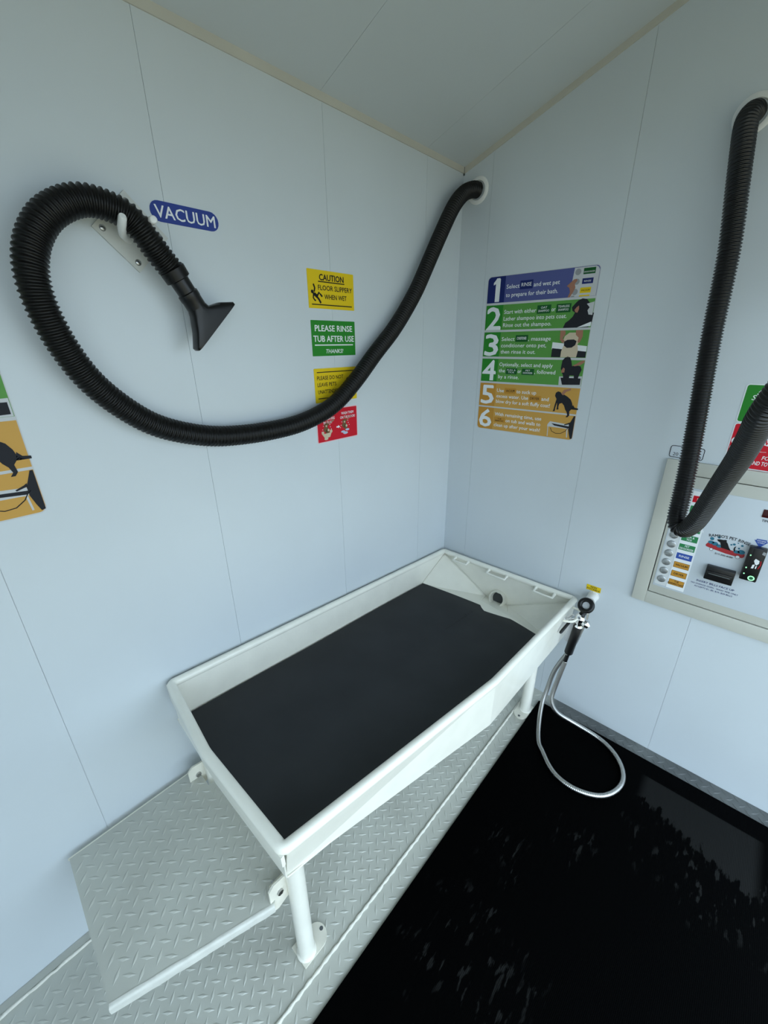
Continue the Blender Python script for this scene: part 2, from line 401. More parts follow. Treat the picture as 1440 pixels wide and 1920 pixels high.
# ================================================================== FLOOR MAT
fm = thing('rubber_floor_mat', 'large wet black ribbed rubber mat on the tread plate floor', 'mat', (1.4, -1.1, 0))
MAT0, MAT1 = .6655, 1.80
bevelbox('mat_body', (MAT0, -2.25, .0014), (MAT1, -.073, .0085), .002, RUBBER, fm)

# ================================================================== TUB
RR = .0132
fz = lambda y: .485 + .0765 * (-y)                 # basin floor height
vd = lambda x: .024 * max(0.0, 1 - abs(x - .37) / .33)     # shallow V along the middle
rz = lambda y: .6155 + .0795 * (-y)                # rim height
rim = [(.021, -.030), (.726, -.026), (.722, -.762), (.648, -1.510), (.321, -1.516), (.022, -1.482)]
RIM = [(x, y, rz(y)) for x, y in rim]
tub = thing('wash_tub', 'white steel dog wash tub with pipe rim sloping to a drain', 'tub', (.37, -.77, 0))
P = []
for i in range(6):                                   # pipe with slightly rounded corners
    a, c, d = Vector(RIM[i - 1]), Vector(RIM[i]), Vector(RIM[(i + 1) % 6])
    for q in (.018, .008): P.append(c + (a - c).normalized() * q)
    P.append(c + ((a - c).normalized() + (d - c).normalized()) * .0035)
    for q in (.008, .018): P.append(c + (d - c).normalized() * q)
autosmooth(MB().tube(P, RR, 18, closed=True).out('rim_pipe', WHITE, tub), 70)
# panels under the rim
def panel(name, poly, t=.004, m=WHITE): return MB().slab(poly, t).out(name, m, tub)
panel('side_panel', [(.728, -.762, rz(-.762) - .006), (.654, -1.505, rz(-1.505) - .006), (.626, -1.500, .603), (.724, -.760, .487)])
panel('side_panel', [(.732, -.024, rz(-.02) - .006), (.728, -.762, rz(-.762) - .006), (.724, -.760, .487), (.722, -.030, .436)])
panel('side_panel', [(.0225, -1.480, rz(-1.48) - .005), (.0225, -.03, rz(-.03) - .005), (.0225, -.03, .47), (.0225, -1.480, .595)], .004)
panel('end_panel', [(.316, -1.519, rz(-1.517) - .005), (.650, -1.515, rz(-1.51) - .005), (.628, -1.504, .600), (.316, -1.508, .604)], -.004)
panel('end_panel', [(.020, -1.486, rz(-1.48) - .005), (.316, -1.519, rz(-1.517) - .005), (.316, -1.508, .604), (.040, -1.490, .596)], -.004)
# flat strip under the pipe on the outside (rolled seam)
MB().slab([(.322, -1.5275, rz(-1.517) - .002), (.657, -1.5215, rz(-1.51) - .002), (.656, -1.520, rz(-1.51) - .036), (.322, -1.526, rz(-1.51) - .036)], -.008).out('rim_flange', WHITE, tub)
MB().slab([(.012, -1.4925, rz(-1.48) - .002), (.322, -1.5275, rz(-1.517) - .002), (.322, -1.526, rz(-1.51) - .036), (.018, -1.492, rz(-1.48) - .060)], -.008).out('rim_flange', WHITE, tub)
panel('basin_floor', [(.0265, -1.490, fz(-1.49)), (.37, -1.500, fz(-1.5) - .025), (.37, -.228, fz(-.228) - .025), (.0265, -.236, fz(-.236))])
panel('basin_floor', [(.37, -1.500, fz(-1.5) - .025), (.628, -1.500, fz(-1.5)), (.716, -.76, fz(-.76)), (.714, -.222, fz(-.222)), (.37, -.228, fz(-.228) - .025)])
panel('drain_slope', [(.0265, -.236, fz(-.236)), (.37, -.228, fz(-.228) - .025), (.714, -.222, fz(-.222)), (.456, -.100, .462), (.308, -.102, .462)])
panel('drain_trough', [(.308, -.102, .462), (.456, -.100, .462), (.425, -.026, .444), (.297, -.026, .444)])
panel('corner_plate', [(.028, -.030, .604), (.028, -.236, fz(-.236)), (.308, -.102, .462), (.297, -.028, .445)], .003)
panel('corner_plate', [(.712, -.028, .600), (.425, -.028, .445), (.456, -.100, .462), (.714, -.222, fz(-.222))], .003)
panel('back_panel', [(.0265, -.026, .440), (.718, -.026, .440), (.718, -.026, .612), (.0265, -.026, .612)], .004)
# welded seam lines of the corner plates
for a, c in (((.030, -.034, .603), (.297, -.030, .447)), ((.708, -.034, .598), (.425, -.030, .447)), ((.030, -.036, .602), (.030, -.234, .5045)), ((.308, -.102, .463), (.297, -.030, .447)), ((.456, -.100, .463), (.425, -.030, .447))):
    MB().tube([Vector(a).lerp(Vector(c), i / 12) for i in range(13)], .0025, 6, rf=lambda i: .0018 + .001 * random.random()).out('weld_seam', WHITE, tub, True)
# drain stub
dp = MB(); A = Vector((.374, -.024, .463)); D = Vector((0, -.86, .35)).normalized()
prof = [(0, .042), (.042, .042), (.044, .041), (.044, .0345), (.042, .0335), (.004, .0335)]
e1 = Vector((1, 0, 0)); e2 = D.cross(e1); N = 28; vs = []; fs = []
for s_, r_ in prof:
    for j in range(N):
        a = 2 * math.pi * j / N; vs.append(A + D * s_ + (e1 * math.cos(a) + e2 * math.sin(a)) * r_)
for i in range(len(prof) - 1):
    for j in range(N): fs.append((i * N + j, i * N + (j + 1) % N, (i + 1) * N + (j + 1) % N, (i + 1) * N + j))
dr = autosmooth(MB().add(vs, fs).out('drain_pipe', WHITE2, tub), 50)
MB().add([A + D * .012 + (e1 * math.cos(2 * math.pi * j / N) + e2 * math.sin(2 * math.pi * j / N)) * .0335 for j in range(N)], [tuple(range(N))]).out('drain_opening', mat('drain_dark', (.05, .055, .055), .7), dr)
# tether loops along the far rim and one on the outside
for x0, x1 in ((.108, .186), (.308, .405), (.555, .642)):
    z = rz(-.03)
    MB().tube(spline([(x0, -.038, z - .002), (x0, -.062, z - .008), (x0 + .006, -.070, z - .010), (x1 - .006, -.070, z - .010), (x1, -.062, z - .008), (x1, -.038, z - .002)], .006), .0052, 10).out('tether_loop', WHITE, tub, True)
    for x in (x0, x1): MB().ball((x, -.046, z - .004), .0085, 8).out('weld_spot', WHITE, tub, True)
MB().tube(spline([(.738, -.186, .598), (.760, -.184, .604), (.776, -.172, .608), (.780, -.130, .610), (.774, -.096, .612), (.758, -.086, .612), (.736, -.084, .610)], .006), .0055, 10).out('sprayer_loop', WHITE, tub, True)
# legs and foot plates
def leg(x, y, top, ply, hole, r=.0245):
    lg = autosmooth(MB().cyl((x, y, .007), (x, y, top), r, 24).out('leg', WHITE, tub), 50)
    autosmooth(MB().tube([(x, y, .006), (x, y, .012), (x, y, .014)], r, 24, rf=lambda i: (r + .005, r + .004, r)[i]).out('weld_ring', WHITE, lg), 60)
    f = MB().slab([(px, py, .0075) for px, py in ply], .0065, (0, 0, 1)).out('foot_plate', WHITE2, tub)
    MB().slab([(hole[0] + .0058 * math.cos(a * math.pi / 7), hole[1] + .0058 * math.sin(a * math.pi / 7), .0079) for a in range(14)], .002, (0, 0, 1)).out('bolt_hole', DARK, f)
half = [(.534 + .0335 * math.cos(math.radians(a)), -1.399 + .0335 * math.sin(math.radians(a))) for a in range(0, 181, 15)]
leg(.538, -1.437, .571, [(.5005, -1.464), (.5675, -1.464)] + half, (.532, -1.376))
half = [(.632 + .032 * math.cos(math.radians(a)), -.207 + .032 * math.sin(math.radians(a))) for a in range(180, 361, 15)]
leg(.636, -.166, .470, half + [(.664, -.130), (.600, -.130)], (.632, -.226))
half = [(.075 + .0335 * math.cos(math.radians(a)), -1.399 + .0335 * math.sin(math.radians(a))) for a in range(0, 181, 15)]
leg(.075, -1.437, .578, [(.0415, -1.464), (.1085, -1.464)] + half, (.075, -1.376))
half = [(.075 + .032 * math.cos(math.radians(a)), -.207 + .032 * math.sin(math.radians(a))) for a in range(180, 361, 15)]
leg(.075, -.166, .470, half + [(.107, -.130), (.043, -.130)], (.075, -.226))
# lugs on the near legs that carry the step
for x in (.519, .052):
    MB().slab([(x, -1.500, .398), (x, -1.440, .398), (x, -1.440, .338), (x, -1.500, .338)], .006, (1, 0, 0)).out('step_lug', WHITE2, tub)

# ================================================================== TUB MAT
tm = thing('tub_mat', 'charcoal rubber mat lying in the bottom of the wash tub', 'mat', (.35, -.85, .52))
NX, NY = 26, 40; vs = []; fs = []
far = lambda x: -.236 + max(0, min((x - .036) / .30, (.665 - x) / .22, 1)) * .088 - (.012 * math.exp(-((x - .43) / .05) ** 2))
xr = lambda y: .606 + (min(1, (y + 1.475) / .74)) * .084 - max(0, y + .62) / .40 * .026
def mz(x, y):
    z = fz(y) + .004 - vd(x)
    if y > -.236: z -= (y + .236) * .20 * max(0, 1 - abs(x - .38) / .34) ** .6
    z += .0022 * math.sin(7 * x + 3 * y) * math.sin(5 * y + 1) + .003 * math.exp(-((y + .29 + .16 * (x - .3)) / .03) ** 2) * max(0, 1 - abs(x - .42) / .2)
    return z
for j in range(NY + 1):
    for i in range(NX + 1):
        s = i / NX; t = j / NY
        y_ = -1.475 + t * (1.475 - .22); x = .036 + s * (xr(y_) - .036)
        y = -1.475 + t * (far(x) + 1.475)
        vs.append((x, y, mz(x, y) + .004))
n1 = (NX + 1) * (NY + 1)
vs += [(x, y, z - .005) for x, y, z in vs]
for j in range(NY):
    for i in range(NX):
        a = j * (NX + 1) + i; q = (a, a + 1, a + NX + 2, a + NX + 1); fs.append(q); fs.append(tuple(n1 + k for k in reversed(q)))
edge = [i for i in range(NX + 1)] + [(j + 1) * (NX + 1) - 1 for j in range(1, NY + 1)] + [NY * (NX + 1) + i for i in range(NX - 1, -1, -1)] + [j * (NX + 1) for j in range(NY - 1, 0, -1)]
for k in range(len(edge)):
    a, c = edge[k], edge[(k + 1) % len(edge)]; fs.append((a, a + n1, c + n1, c))
autosmooth(pyd('mat_sheet', vs, fs, TUBMAT, tm), 50)
MARK = mat('mat_stamp', (.006, .006, .007), .5)
b = MB()
for x0, y0, n in ((.338, -.325, 6), (.332, -.455, 9), (.312, -.62, 4)):
    for k in range(n):
        y = y0 + k * .0145 - n * .0; x = x0 + k * .0006; z = mz(x, y) + .0044; L = random.choice((.008, .010, .006))
        b.slab([(x - L, y - .0025, z), (x + L, y - .0025, z), (x + L, y + .0025, z), (x - L, y + .0025, z)], .0006, (0, 0, 1))
tagit(b.out('stamped_marks', MARK, tm), kind='stuff')

# ================================================================== STEP
st = thing('folding_step', 'white tread plate step shelf bolted at the near end of the tub', 'step', (.27, -1.66, .355))
SP = [(.0195, -1.4725), (.0195, -1.8335), (.415, -1.845), (.531, -1.502), (.503, -1.462), (.503, -1.385), (.112, -1.385), (.112, -1.4725)]
MB().slab([(x, y, .355) for x, y in SP], .005, (0, 0, 1)).out('step_plate', FLOOR, st)
b = MB(); ox, oy = hit0 = (.0465, -1.8385)
for i in range(-2, 16):
    for j in range(-2, 18):
        for s, dx in ((1, 0), (-1, .5)):
            x = ox + (i + dx) * PT; y = oy + (j + dx) * PT
            if all(inside(SP, x + ex, y + ey) for ex, ey in ((.013, .013 * s), (-.013, -.013 * s))): lug_mesh(b, x, y, .355, s)
tagit(b.out('tread_pattern', FLOOR, st), kind='stuff')
a = Vector((.415, -1.845, .355)); c = Vector((.531, -1.502, .355)); e = (c - a).normalized(); nrm = Vector((e.y, -e.x, 0))
prof = [(0, .0008), (.004, .0008), (.008, -.002), (.010, -.007), (.0095, -.024), (.006, -.024), (.006, -.008), (.003, -.005), (0, -.005)]
vs = []; K = len(prof); NS = 14
for i in range(NS + 1):
    for (u, w) in prof: vs.append(a.lerp(c, i / NS) + nrm * (u + random.uniform(-.0008, .0008)) + Vector((0, 0, w + random.uniform(-.0006, .0006))))
fs = [(i * K + k, i * K + (k + 1) % K, (i + 1) * K + (k + 1) % K, (i + 1) * K + k) for i in range(NS) for k in range(K)] + [tuple(range(K)), tuple(NS * K + k for k in reversed(range(K)))]
autosmooth(pyd('front_lip', vs, fs, mat('lip_paint', (.66, .66, .60), .4, bump=.3, bscale=70, var=.1, vscale=30), st), 50)
MB().box((.0195, -1.836, .349), (.0235, -1.472, .3555)).out('back_lip', WHITE2, st)
for x, sgn in ((.5275, 1), (.060, 1)):
    pl = [(-1.509, .332), (-1.509, .398), (-1.494, .411), (-1.444, .404), (-1.440, .352), (-1.455, .345), (-1.458, .318), (-1.490, .306), (-1.505, .312)]
    tb = MB().slab([(x, y, z) for y, z in pl], .0055, (1, 0, 0)).out('hinge_tab', WHITE2, st)
    hx = [(x + .006, -1.4805 + .0085 * math.cos(k * math.pi / 3), .368 + .0085 * math.sin(k * math.pi / 3)) for k in range(6)]
    MB().slab(hx, .006, (1, 0, 0)).out('bolt_head', STEEL, tb)
    autosmooth(MB().cyl((x - .032, -1.4805, .368), (x - .005, -1.4805, .368), .0055, 12).out('bolt_shank', STEEL, tb))
    hx = [(x - .012, -1.4805 + .0085 * math.cos(k * math.pi / 3), .368 + .0085 * math.sin(k * math.pi / 3)) for k in range(6)]
    MB().slab(hx, .007, (1, 0, 0)).out('nut', STEEL, tb)

# ================================================================== VACUUM HOSE
def wall_port(x, z, label):
    t = thing('hose_port', label, 'wall port', m=on_right(x, z), group='hose outlets in the right wall')
    b = MB(); N = 32; vs = []; fs = []; prof = [(.047, .0003), (.047, .0035), (.043, .006), (.033, .006), (.0315, .003), (.0315, -.008)]
    for r_, h_ in prof:
        for j in range(N): vs.append((r_ * math.cos(2 * math.pi * j / N), r_ * math.sin(2 * math.pi * j / N), h_))
    for i in range(len(prof) - 1):
        for j in range(N): fs.append((i * N + j, i * N + (j + 1) % N, (i + 1) * N + (j + 1) % N, (i + 1) * N + j))
    autosmooth(b.add(vs, fs).out('flange_ring', PLASTW, t, False, False), 40)
    return t
wall_port(.072, 2.250, 'round white hose outlet high in the corner beside the tub')
wall_port(.921, 2.252, 'round white hose outlet high on the wall above the payment panel')
VH = [(.0715, -.004, 2.250), (.069, -.022, 2.250), (.063, -.048, 2.243), (.055,-.083,2.225), (.055,-.145,2.172), (.050,-.215,2.073), (.050,-.298,1.956), (.050,-.370,1.857), (.050,-.483,1.738), (.050,-.589,1.653), (.052,-.699,1.561), (.052,-.810,1.488), (.050,-.940,1.450), (.045,-1.059,1.441), (.042,-1.153,1.443), (.040,-1.233,1.452), (.042,-1.315,1.476), (.045,-1.382,1.508), (.050,-1.441,1.558), (.060,-1.488,1.614), (.070,-1.518,1.674), (.080,-1.536,1.732), (.085,-1.543,1.785), (.085,-1.538,1.829), (.080,-1.522,1.869), (.075,-1.494,1.907), (.070,-1.457,1.934), (.070,-1.420,1.947), (.070,-1.379,1.944), (.070,-1.343,1.930), (.070,-1.316,1.896), (.065,-1.295,1.869), (.062,-1.271,1.841)]
vh = thing('vacuum_hose', 'black corrugated vacuum hose looped over a bracket ending in a flared nozzle', 'hose', (.07, -.004, 2.25))
corrugated('hose_body', VH, .0285, .0245, .0097, HOSEM, vh)
def nozzle(parent, p, d, nrm, lipdir, tilt):
    """cuff, tube and flared claw nozzle starting at p along d; lipdir is the long direction of the mouth"""
    p, d, nrm = Vector(p), Vector(d).normalized(), Vector(nrm).normalized()
    autosmooth(MB().tube([p - d * .012, p - d * .010, p + d * .012, p + d * .014], .03, 24, rf=lambda i: (.026, .0295, .0285, .024)[i]).out('hose_cuff', HOSEM, parent), 40)
    tb = MB().tube([p, p + d * .042, p + d * .044, p + d * .056, p + d * .058, p + d * .085], .022, 24, rf=lambda i: (.0225, .0215, .0245, .0245, .0235, .0235)[i])
    autosmooth(tb.out('nozzle_tube', BLACKP, parent), 35)
    c0 = p + d * .078; L = Vector(lipdir).normalized(); O = (L.cross(nrm)).normalized()
    if O.dot(d) < 0: O = -O
    secs = [(c0, .0235, .0235, d), (c0 + d * .010, .026, .0225, d), (c0 + O * .030 + L * tilt * .5, .052, .021, O), (c0 + O * .052 + L * tilt, .079, .019, O), (c0 + O * .058 + L * tilt, .079, .0185, O)]
    N = 32; vs = []; fs = []
    for k, (c, a, b_, ax) in enumerate(secs):
        q = min(1, k / 2.5)
        for j in range(N):
            th = 2 * math.pi * j / N; cx, sy = math.cos(th), math.sin(th); ex = 1 - .72 * q
            ux = math.copysign(abs(cx) ** ex, cx); uy = math.copysign(abs(sy) ** ex, sy)
            LL = (L - ax * L.dot(ax)).normalized() if k < 2 else L
            vs.append(c + LL * ux * a + nrm * uy * b_)
    # turn the rim inward to make the mouth
    c, a, b_, ax = secs[-1]
    for (sh, back) in ((.93, 0), (.62, .020)):
        for j in range(N):
            th = 2 * math.pi * j / N; cx, sy = math.cos(th), math.sin(th)
            vs.append(c - O * back + L * math.copysign(abs(cx) ** .28, cx) * a * sh + nrm * math.copysign(abs(sy) ** .28, sy) * b_ * (.78 if back == 0 else .6))
    R_ = len(secs) + 2
    for i in range(R_ - 1):
        for j in range(N): fs.append((i * N + j, i * N + (j + 1) % N, (i + 1) * N + (j + 1) % N, (i + 1) * N + j))
    fs.append(tuple((R_ - 1) * N + j for j in range(N)))
    autosmooth(pyd('nozzle_mouth', vs, fs, BLACKP, parent), 30)
nozzle(vh, (.062, -1.268, 1.837), (.0, .50, -.866), (1, 0, 0), (0, .713, .70), -.002)

def bracket(m, label, screws=True):
    t = thing('hose_bracket', label, 'bracket', m=m, group='diamond hose brackets')
    h = .078
    bevelbox_l = flat('bracket_plate', [(0, -h), (h, 0), (0, h), (-h, 0)], .0052, .005, mat('bracket_grey', (.58, .59, .56), .5, var=.05), t)
    for sx_, sy_ in ((0, 1), (1, 0), (0, -1), (-1, 0)):
        q = MB().ball((sx_ * .058, sy_ * .058, .0052), .0068, 12, (1, 1, .45)); sc = q.out('screw', STEEL, t, True, False)
        MB().box((sx_ * .058 - .0030, sy_ * .058 - .0007, .0072), (sx_ * .058 + .0030, sy_ * .058 + .0007, .0086)).out('screw_slot', DARK, sc, False, False)
    for s in (-1, 1):
        x, y = s * .028, s * .028
        pg = [(-.012, -.012, .004), (-.016, -.013, .010), (-.032, -.014, .04), (-.044, -.008, .075), (-.049, .003, .104), (-.0495, .006, .108)] if s < 0 else [(.022, .014, .004), (.022, .014, .010), (.019, .013, .04), (.016, .012, .075), (.0135, .011, .098), (.013, .011, .101)]
        autosmooth(MB().tube(pg, .0085, 14, rf=lambda i: (.012, .0085, .0084, .0082, .008, .006)[i]).out('peg', PLASTW, t, False, False), 60)
    return t
bracket(on_left(-1.3220, 1.9180), 'diamond-shaped white bracket with two pegs holding the vacuum hose')

# ================================================================== DRYER HOSE
dh = thing('dryer_hose', 'charcoal corrugated dryer hose hanging in front of the payment panel', 'hose', (.921, -.004, 2.252))
DH = [(.921, -.003, 2.252), (.920, -.016, 2.252), (.916, -.032, 2.243), (.915, -.052, 2.218), (.924,-.070,2.157), (.936,-.080,2.072), (.954,-.085,1.943), (.962,-.090,1.839), (.968,-.100,1.741), (.977,-.110,1.631), (.988,-.120,1.516), (.997,-.130,1.419), (1.008,-.150,1.295), (1.014,-.168,1.200), (1.017,-.180,1.150), (1.028,-.190,1.124), (1.050,-.205,1.124), (1.071,-.235,1.165), (1.089,-.285,1.240), (1.109,-.362,1.334), (1.128,-.450,1.422), (1.139,-.530,1.494), (1.150,-.600,1.565), (1.20, -.63, 1.70), (1.30, -.58, 1.84), (1.42, -.44, 1.93), (1.53, -.25, 1.965), (1.60, -.12, 1.95), (1.645, -.075, 1.90), (1.675, -.07, 1.84)]
corrugated('hose_body', DH, .0276, .0234, .0086, HOSEG, dh)
nozzle(dh, (1.677, -.069, 1.836), (.45, 0, -.89), (0, -1, 0), (.70, 0, .71), 0)
bracket(on_right(1.640, 1.915), 'diamond-shaped white bracket holding the end of the dryer hose')

# ================================================================== WATER PIPE, SPRAYER
wp = thing('water_outlet', 'white plastic pipe elbow coming out of the wall beside the tub', 'pipe', (.792, -.005, .672))
autosmooth(MB().tube([(.791, .0, .652), (.791, -.012, .652), (.791, -.030, .652), (.792, -.044, .651), (.792, -.050, .650)], .02, 22, rf=lambda i: (.021, .021, .0205, .0205, .0205)[i]).out('elbow', PLASTW, wp), 50)
autosmooth(MB().tube([(.791, -.001, .652), (.791, -.005, .652)], .0235, 22).out('wall_collar', PLASTW, wp), 40)
autosmooth(MB().tube([(.792, -.048, .650), (.792, -.058, .648), (.792, -.060, .647)], .0135, 18, rf=lambda i: (.0150, .0150, .0115)[i]).out('threaded_nut', BLACKP, wp), 40)
autosmooth(MB().tube([(.792, -.056, .648), (.794, -.070, .636)], .0085, 14).out('chrome_stub', CHROME, wp), 40)
sg = thing('hand_sprayer', 'chrome and black pre-rinse sprayer on a braided steel hose hung on the tub', 'sprayer', (.785, -.13, .56))
gy = -.132
ring_c = Vector((.7985, gy, .6745)); vdir = (Vector((1.1488, -1.7413, 1.6839)) - ring_c).normalized()
ax = Vector((-.10, -.83, .55)).normalized(); u1 = ax.cross(Vector((0, 0, 1))).normalized(); u2 = ax.cross(u1)
autosmooth(MB().tube([ring_c + (u1 * math.cos(k * math.pi / 16) * 1.0 + u2 * math.sin(k * math.pi / 16)) * .0238 for k in range(32)], .0094, 14, closed=True).out('bumper_ring', BLACKP, sg), 70)
MB().slab([ring_c - ax * .004 + (u1 * math.cos(k * math.pi / 14) + u2 * math.sin(k * math.pi / 14)) * .018 for k in range(28)], .003, ax).out('spray_face', LGREY, sg)
body_c = Vector((.789, gy, .604))
autosmooth(MB().tube([ring_c + Vector((-.003, .004, -.028)), ring_c + Vector((-.005, .008, -.040)), body_c + Vector((0, 0, .012))], .012, 16, rf=lambda i: (.014, .0125, .0115)[i]).out('spray_neck', BLACKP, sg), 60)
autosmooth(MB().tube(spline([body_c + Vector((.004, 0, .024)), body_c + Vector((0, 0, .008)), body_c + Vector((-.001, -.004, -.012)), (.7865, gy - .002, .566)], .004), .014, 18, rf=lambda i: .0190 - .0035 * math.cos(i * .55)).out('valve_body', CHROME, sg), 70)
autosmooth(MB().tube([body_c + Vector((.004, 0, -.004)), body_c + Vector((.020, -.004, -.010)), body_c + Vector((.026, -.005, -.013)), body_c + Vector((.037, -.006, -.020))], .01, 16, rf=lambda i: (.012, .0180, .0185, .012)[i]).out('adjuster_knob', CHROME, sg), 50)
autosmooth(MB().tube(spline([body_c + Vector((-.006, 0, .004)), body_c + Vector((-.030, -.002, .006)), (.745, gy, .592), (.728, gy - .002, .578), (.735, gy - .004, .572), (.752, gy - .002, .584), (.772, gy, .596)], .005), .0036, 8).out('lever_ring', CHROME, sg), 80)
autosmooth(MB().tube([(.752, gy - .004, .576), (.750, gy - .018, .571), (.7415, -.203, .552), (.7405, -.209, .550)], .006, 12, rf=lambda i: (.0050, .0062, .0066, .005)[i]).out('lever', BLACKP, sg), 60)
MB().slab([(.757, gy + .010, .585), (.772, gy + .010, .575), (.757, gy + .012, .455), (.736, gy + .012, .462)], .003).out('lever_strap', LGREY, sg)
autosmooth(MB().tube([(.7862, gy, .568), (.7850, gy, .562), (.7690, gy, .414), (.7685, gy, .409)], .0145, 20, rf=lambda i: (.014, .0178, .0178, .015)[i]).out('grip', BLACKP, sg), 50)
autosmooth(MB().tube([(.7686, gy, .411), (.7680, gy, .402)], .0105, 16).out('grip_collar', CHROME, sg), 40)
autosmooth(MB().tube([(.7681, gy, .404), (.7630, gy, .360)], .0085, 14).out('hose_connector', BLACKP, sg), 40)
HP = [(.794, -.069, .637), (.795, -.076, .570), (.776, -.080, .440), (.743, -.088, .335), (.715, -.100, .250), (.707, -.114, .150), (.703, -.150, .080), (.736, -.251, .031), (.768, -.318, .0185), (.792, -.338, .0190), (.857, -.404, .0190), (.937, -.423, .0190), (1.009, -.403, .0190), (1.062, -.363, .0190), (1.093, -.290, .0190), (1.090, -.221, .0190), (1.048, -.154, .0190), (.979, -.113, .019), (.906, -.111, .027), (.825, -.131, .050), (.774, -.162, .085), (.745, -.168, .140), (.745, -.155, .190), (.754, -.142, .280), (.763, gy, .360)]
S_ = spline(HP, .0016, 160)
tagit(MB().tube(S_, .0102, 12, rf=lambda i: (.0096, .0102, .0102, .0096)[i % 4]).out('braided_hose', BRAID, sg, True))

# ================================================================== SIGNS ON THE LEFT WALL
def sticker(name, label, cat, m, w, h, r, col, border=None, t=.0012, group=None):
    s = thing(name, label, cat, m=m, group=group)
    if border: flat('border', rrect(-.003, -.003, w + .003, h + .003, r + .003), t - .0003, t - .0003, border, s)
    flat('panel', rrect(0, 0, w, h, r), t, t - .0002, col, s)
    return s
Z = .0016
# vacuum pill
s = sticker('name_sign', 'blue pill-shaped sign reading VACUUM right of the hose bracket', 'sign', on_left(-1.2724, 1.9502), .1640, .0415, .0207, BLUE)
text('VACUUM', .0105, .1545, .0085, .0248, Z, WPR, s, bold=.012)
# caution
s = sticker('caution_sign', 'yellow CAUTION slippery floor sign, topmost of the four wall signs', 'sign', on_left(-.8375, 1.7910), .1960, .1095, .002, YEL)
k = -1.7910
text('CAUTION', .0475, .1505, .0815, .0172, Z, INK, s, bold=.034)
text('FLOOR SLIPPERY', .0405, .1870, .0535, .0142, Z, INK, s, bold=.020)
text('WHEN WET', .0650, .1615, .0285, .0138, Z, INK, s, bold=.020)
flats('rule', [[(.042, .0758), (.154, .0758), (.154, .0788), (.042, .0788)], [(.012, .0098), (.185, .0098), (.185, .0128), (.012, .0128)]], Z, .0004, INK, s)
flats('slipping_figure', [disc(.0162, .0470, .0052), stroke([(.022, .069), (.027, .058), (.024, .047)], .0055), stroke([(.018, .040), (.026, .040), (.036, .033)], .010), stroke([(.021, .040), (.019, .030), (.024, .024), (.029, .022)], .0048), stroke([(.034, .034), (.043, .046), (.050, .040), (.056, .035)], .0055), stroke([(.033, .035), (.042, .026), (.049, .016)], .0065)], Z, .0004, INK, s)
# rinse tub
s = sticker('rinse_sign', 'green PLEASE RINSE TUB AFTER USE sign below the caution sign', 'sign', on_left(-.8355, 1.6475), .1935, .1090, .002, GREEN)
text('PLEASE RINSE', .0150, .1800, .0765, .0182, Z, WPR, s, bold=.024)
text('TUB AFTER USE', .0070, .1870, .0445, .0185, Z, WPR, s, bold=.024)
flat('rule', [(.011, .0325), (.182, .0325), (.182, .0360), (.011, .0360)], Z, .0004, WPR, s)
text('THANKS!', .0570, .1340, .0085, .0128, Z, WPR, s, bold=.012, shear=.2)
# please do not leave pets
s = sticker('pets_sign', 'yellow sign about leaving pets, partly hidden behind the vacuum hose', 'sign', on_left(-.8365, 1.4960), .1940, .1125, .002, YEL)
flats('rule', [[(.012, .0985), (.185, .0985), (.185, .1015), (.012, .1015)], [(.012, .0125), (.185, .0125), (.185, .0155), (.012, .0155)]], Z, .0004, INK, s)
text('PLEASE DO NOT', .0115, .1300, .0755, .0125, Z, INK, s, bold=.018)
text('LEAVE PETS', .0120, .0960, .0535, .0125, Z, INK, s, bold=.018)
text('UNATTENDED', .0125, .1060, .0300, .0125, Z, INK, s, bold=.018)
flats('standing_figure', [stroke([(.150, .060), (.158, .042), (.155, .020)], .010), stroke([(.160, .050), (.170, .036), (.172, .022)], .009), disc(.152, .070, .008)], Z, .0004, INK, s)
# red sign
s = sticker('floor_wash_sign', 'red sign with two cartoon dogs being washed, lowest of the four wall signs', 'sign', on_left(-.8370, 1.3585), .1905, .1105, .003, REDM, border=mat('pink_border', (.75, .50, .52), .5))
for tx, x0, x1, y in (('PET NOT', .026, .070, .0885), ('COOPERATING', .014, .080, .0755), ('IN TUB?', .028, .067, .0625), ('WASH THEM', .113, .174, .0865), ('ON THE FLOOR!', .107, .181, .0715)):
    text(tx, x0, x1, y, .0092, Z, WPR, s, bold=.012)
def wash_dog(x, y, tubby):
    flats('hand', [stroke([(x + .002, y + .045), (x + .006, y + .058)], .004), stroke([(x + .013, y + .042), (x + .030, y + .049), (x + .036, y + .050)], .006)], Z, .0004, SKIN, s)
    flats('dog', [disc(x, y + .036, .008), disc(x - .003, y + .022, .0105), disc(x + .004, y + .014, .009), stroke([(x - .006, y + .040), (x - .012, y + .034)], .004), stroke([(x + .006, y + .042), (x + .011, y + .036)], .004)], Z + .0002, .0004, BROWN, s)
    flats('muzzle', [disc(x + .008, y + .018, .0045), disc(x - .001, y + .033, .0035)], Z + .0004, .0004, CREAM, s)
    if tubby:
        flats('suds', [[(x - .022, y + .006), (x + .022, y + .008), (x + .014, y - .008), (x - .010, y - .010)], disc(x - .018, y + .010, .006), disc(x + .020, y + .012, .006), disc(x - .004, y - .012, .009, sy=.5)], Z + .0003, .0004, CREAM, s)
    else:
        flats('suds', [disc(x - .010, y - .002, .010, sy=.4), disc(x + .012, y + .003, .010, sy=.4), disc(x + .002, y - .008, .012, sy=.4)], Z + .0003, .0004, mat('foam_print', (.45, .52, .65), .5, spec=.2), s)
    dq = flats('droplets', [disc(x + dx, y + dy, .0016, 6) for dx, dy in ((-.018, .022), (-.014, .034), (.018, .028), (.022, .020), (-.022, .014), (.016, .036))], Z, .0004, WPR, s); dq['kind'] = 'stuff'
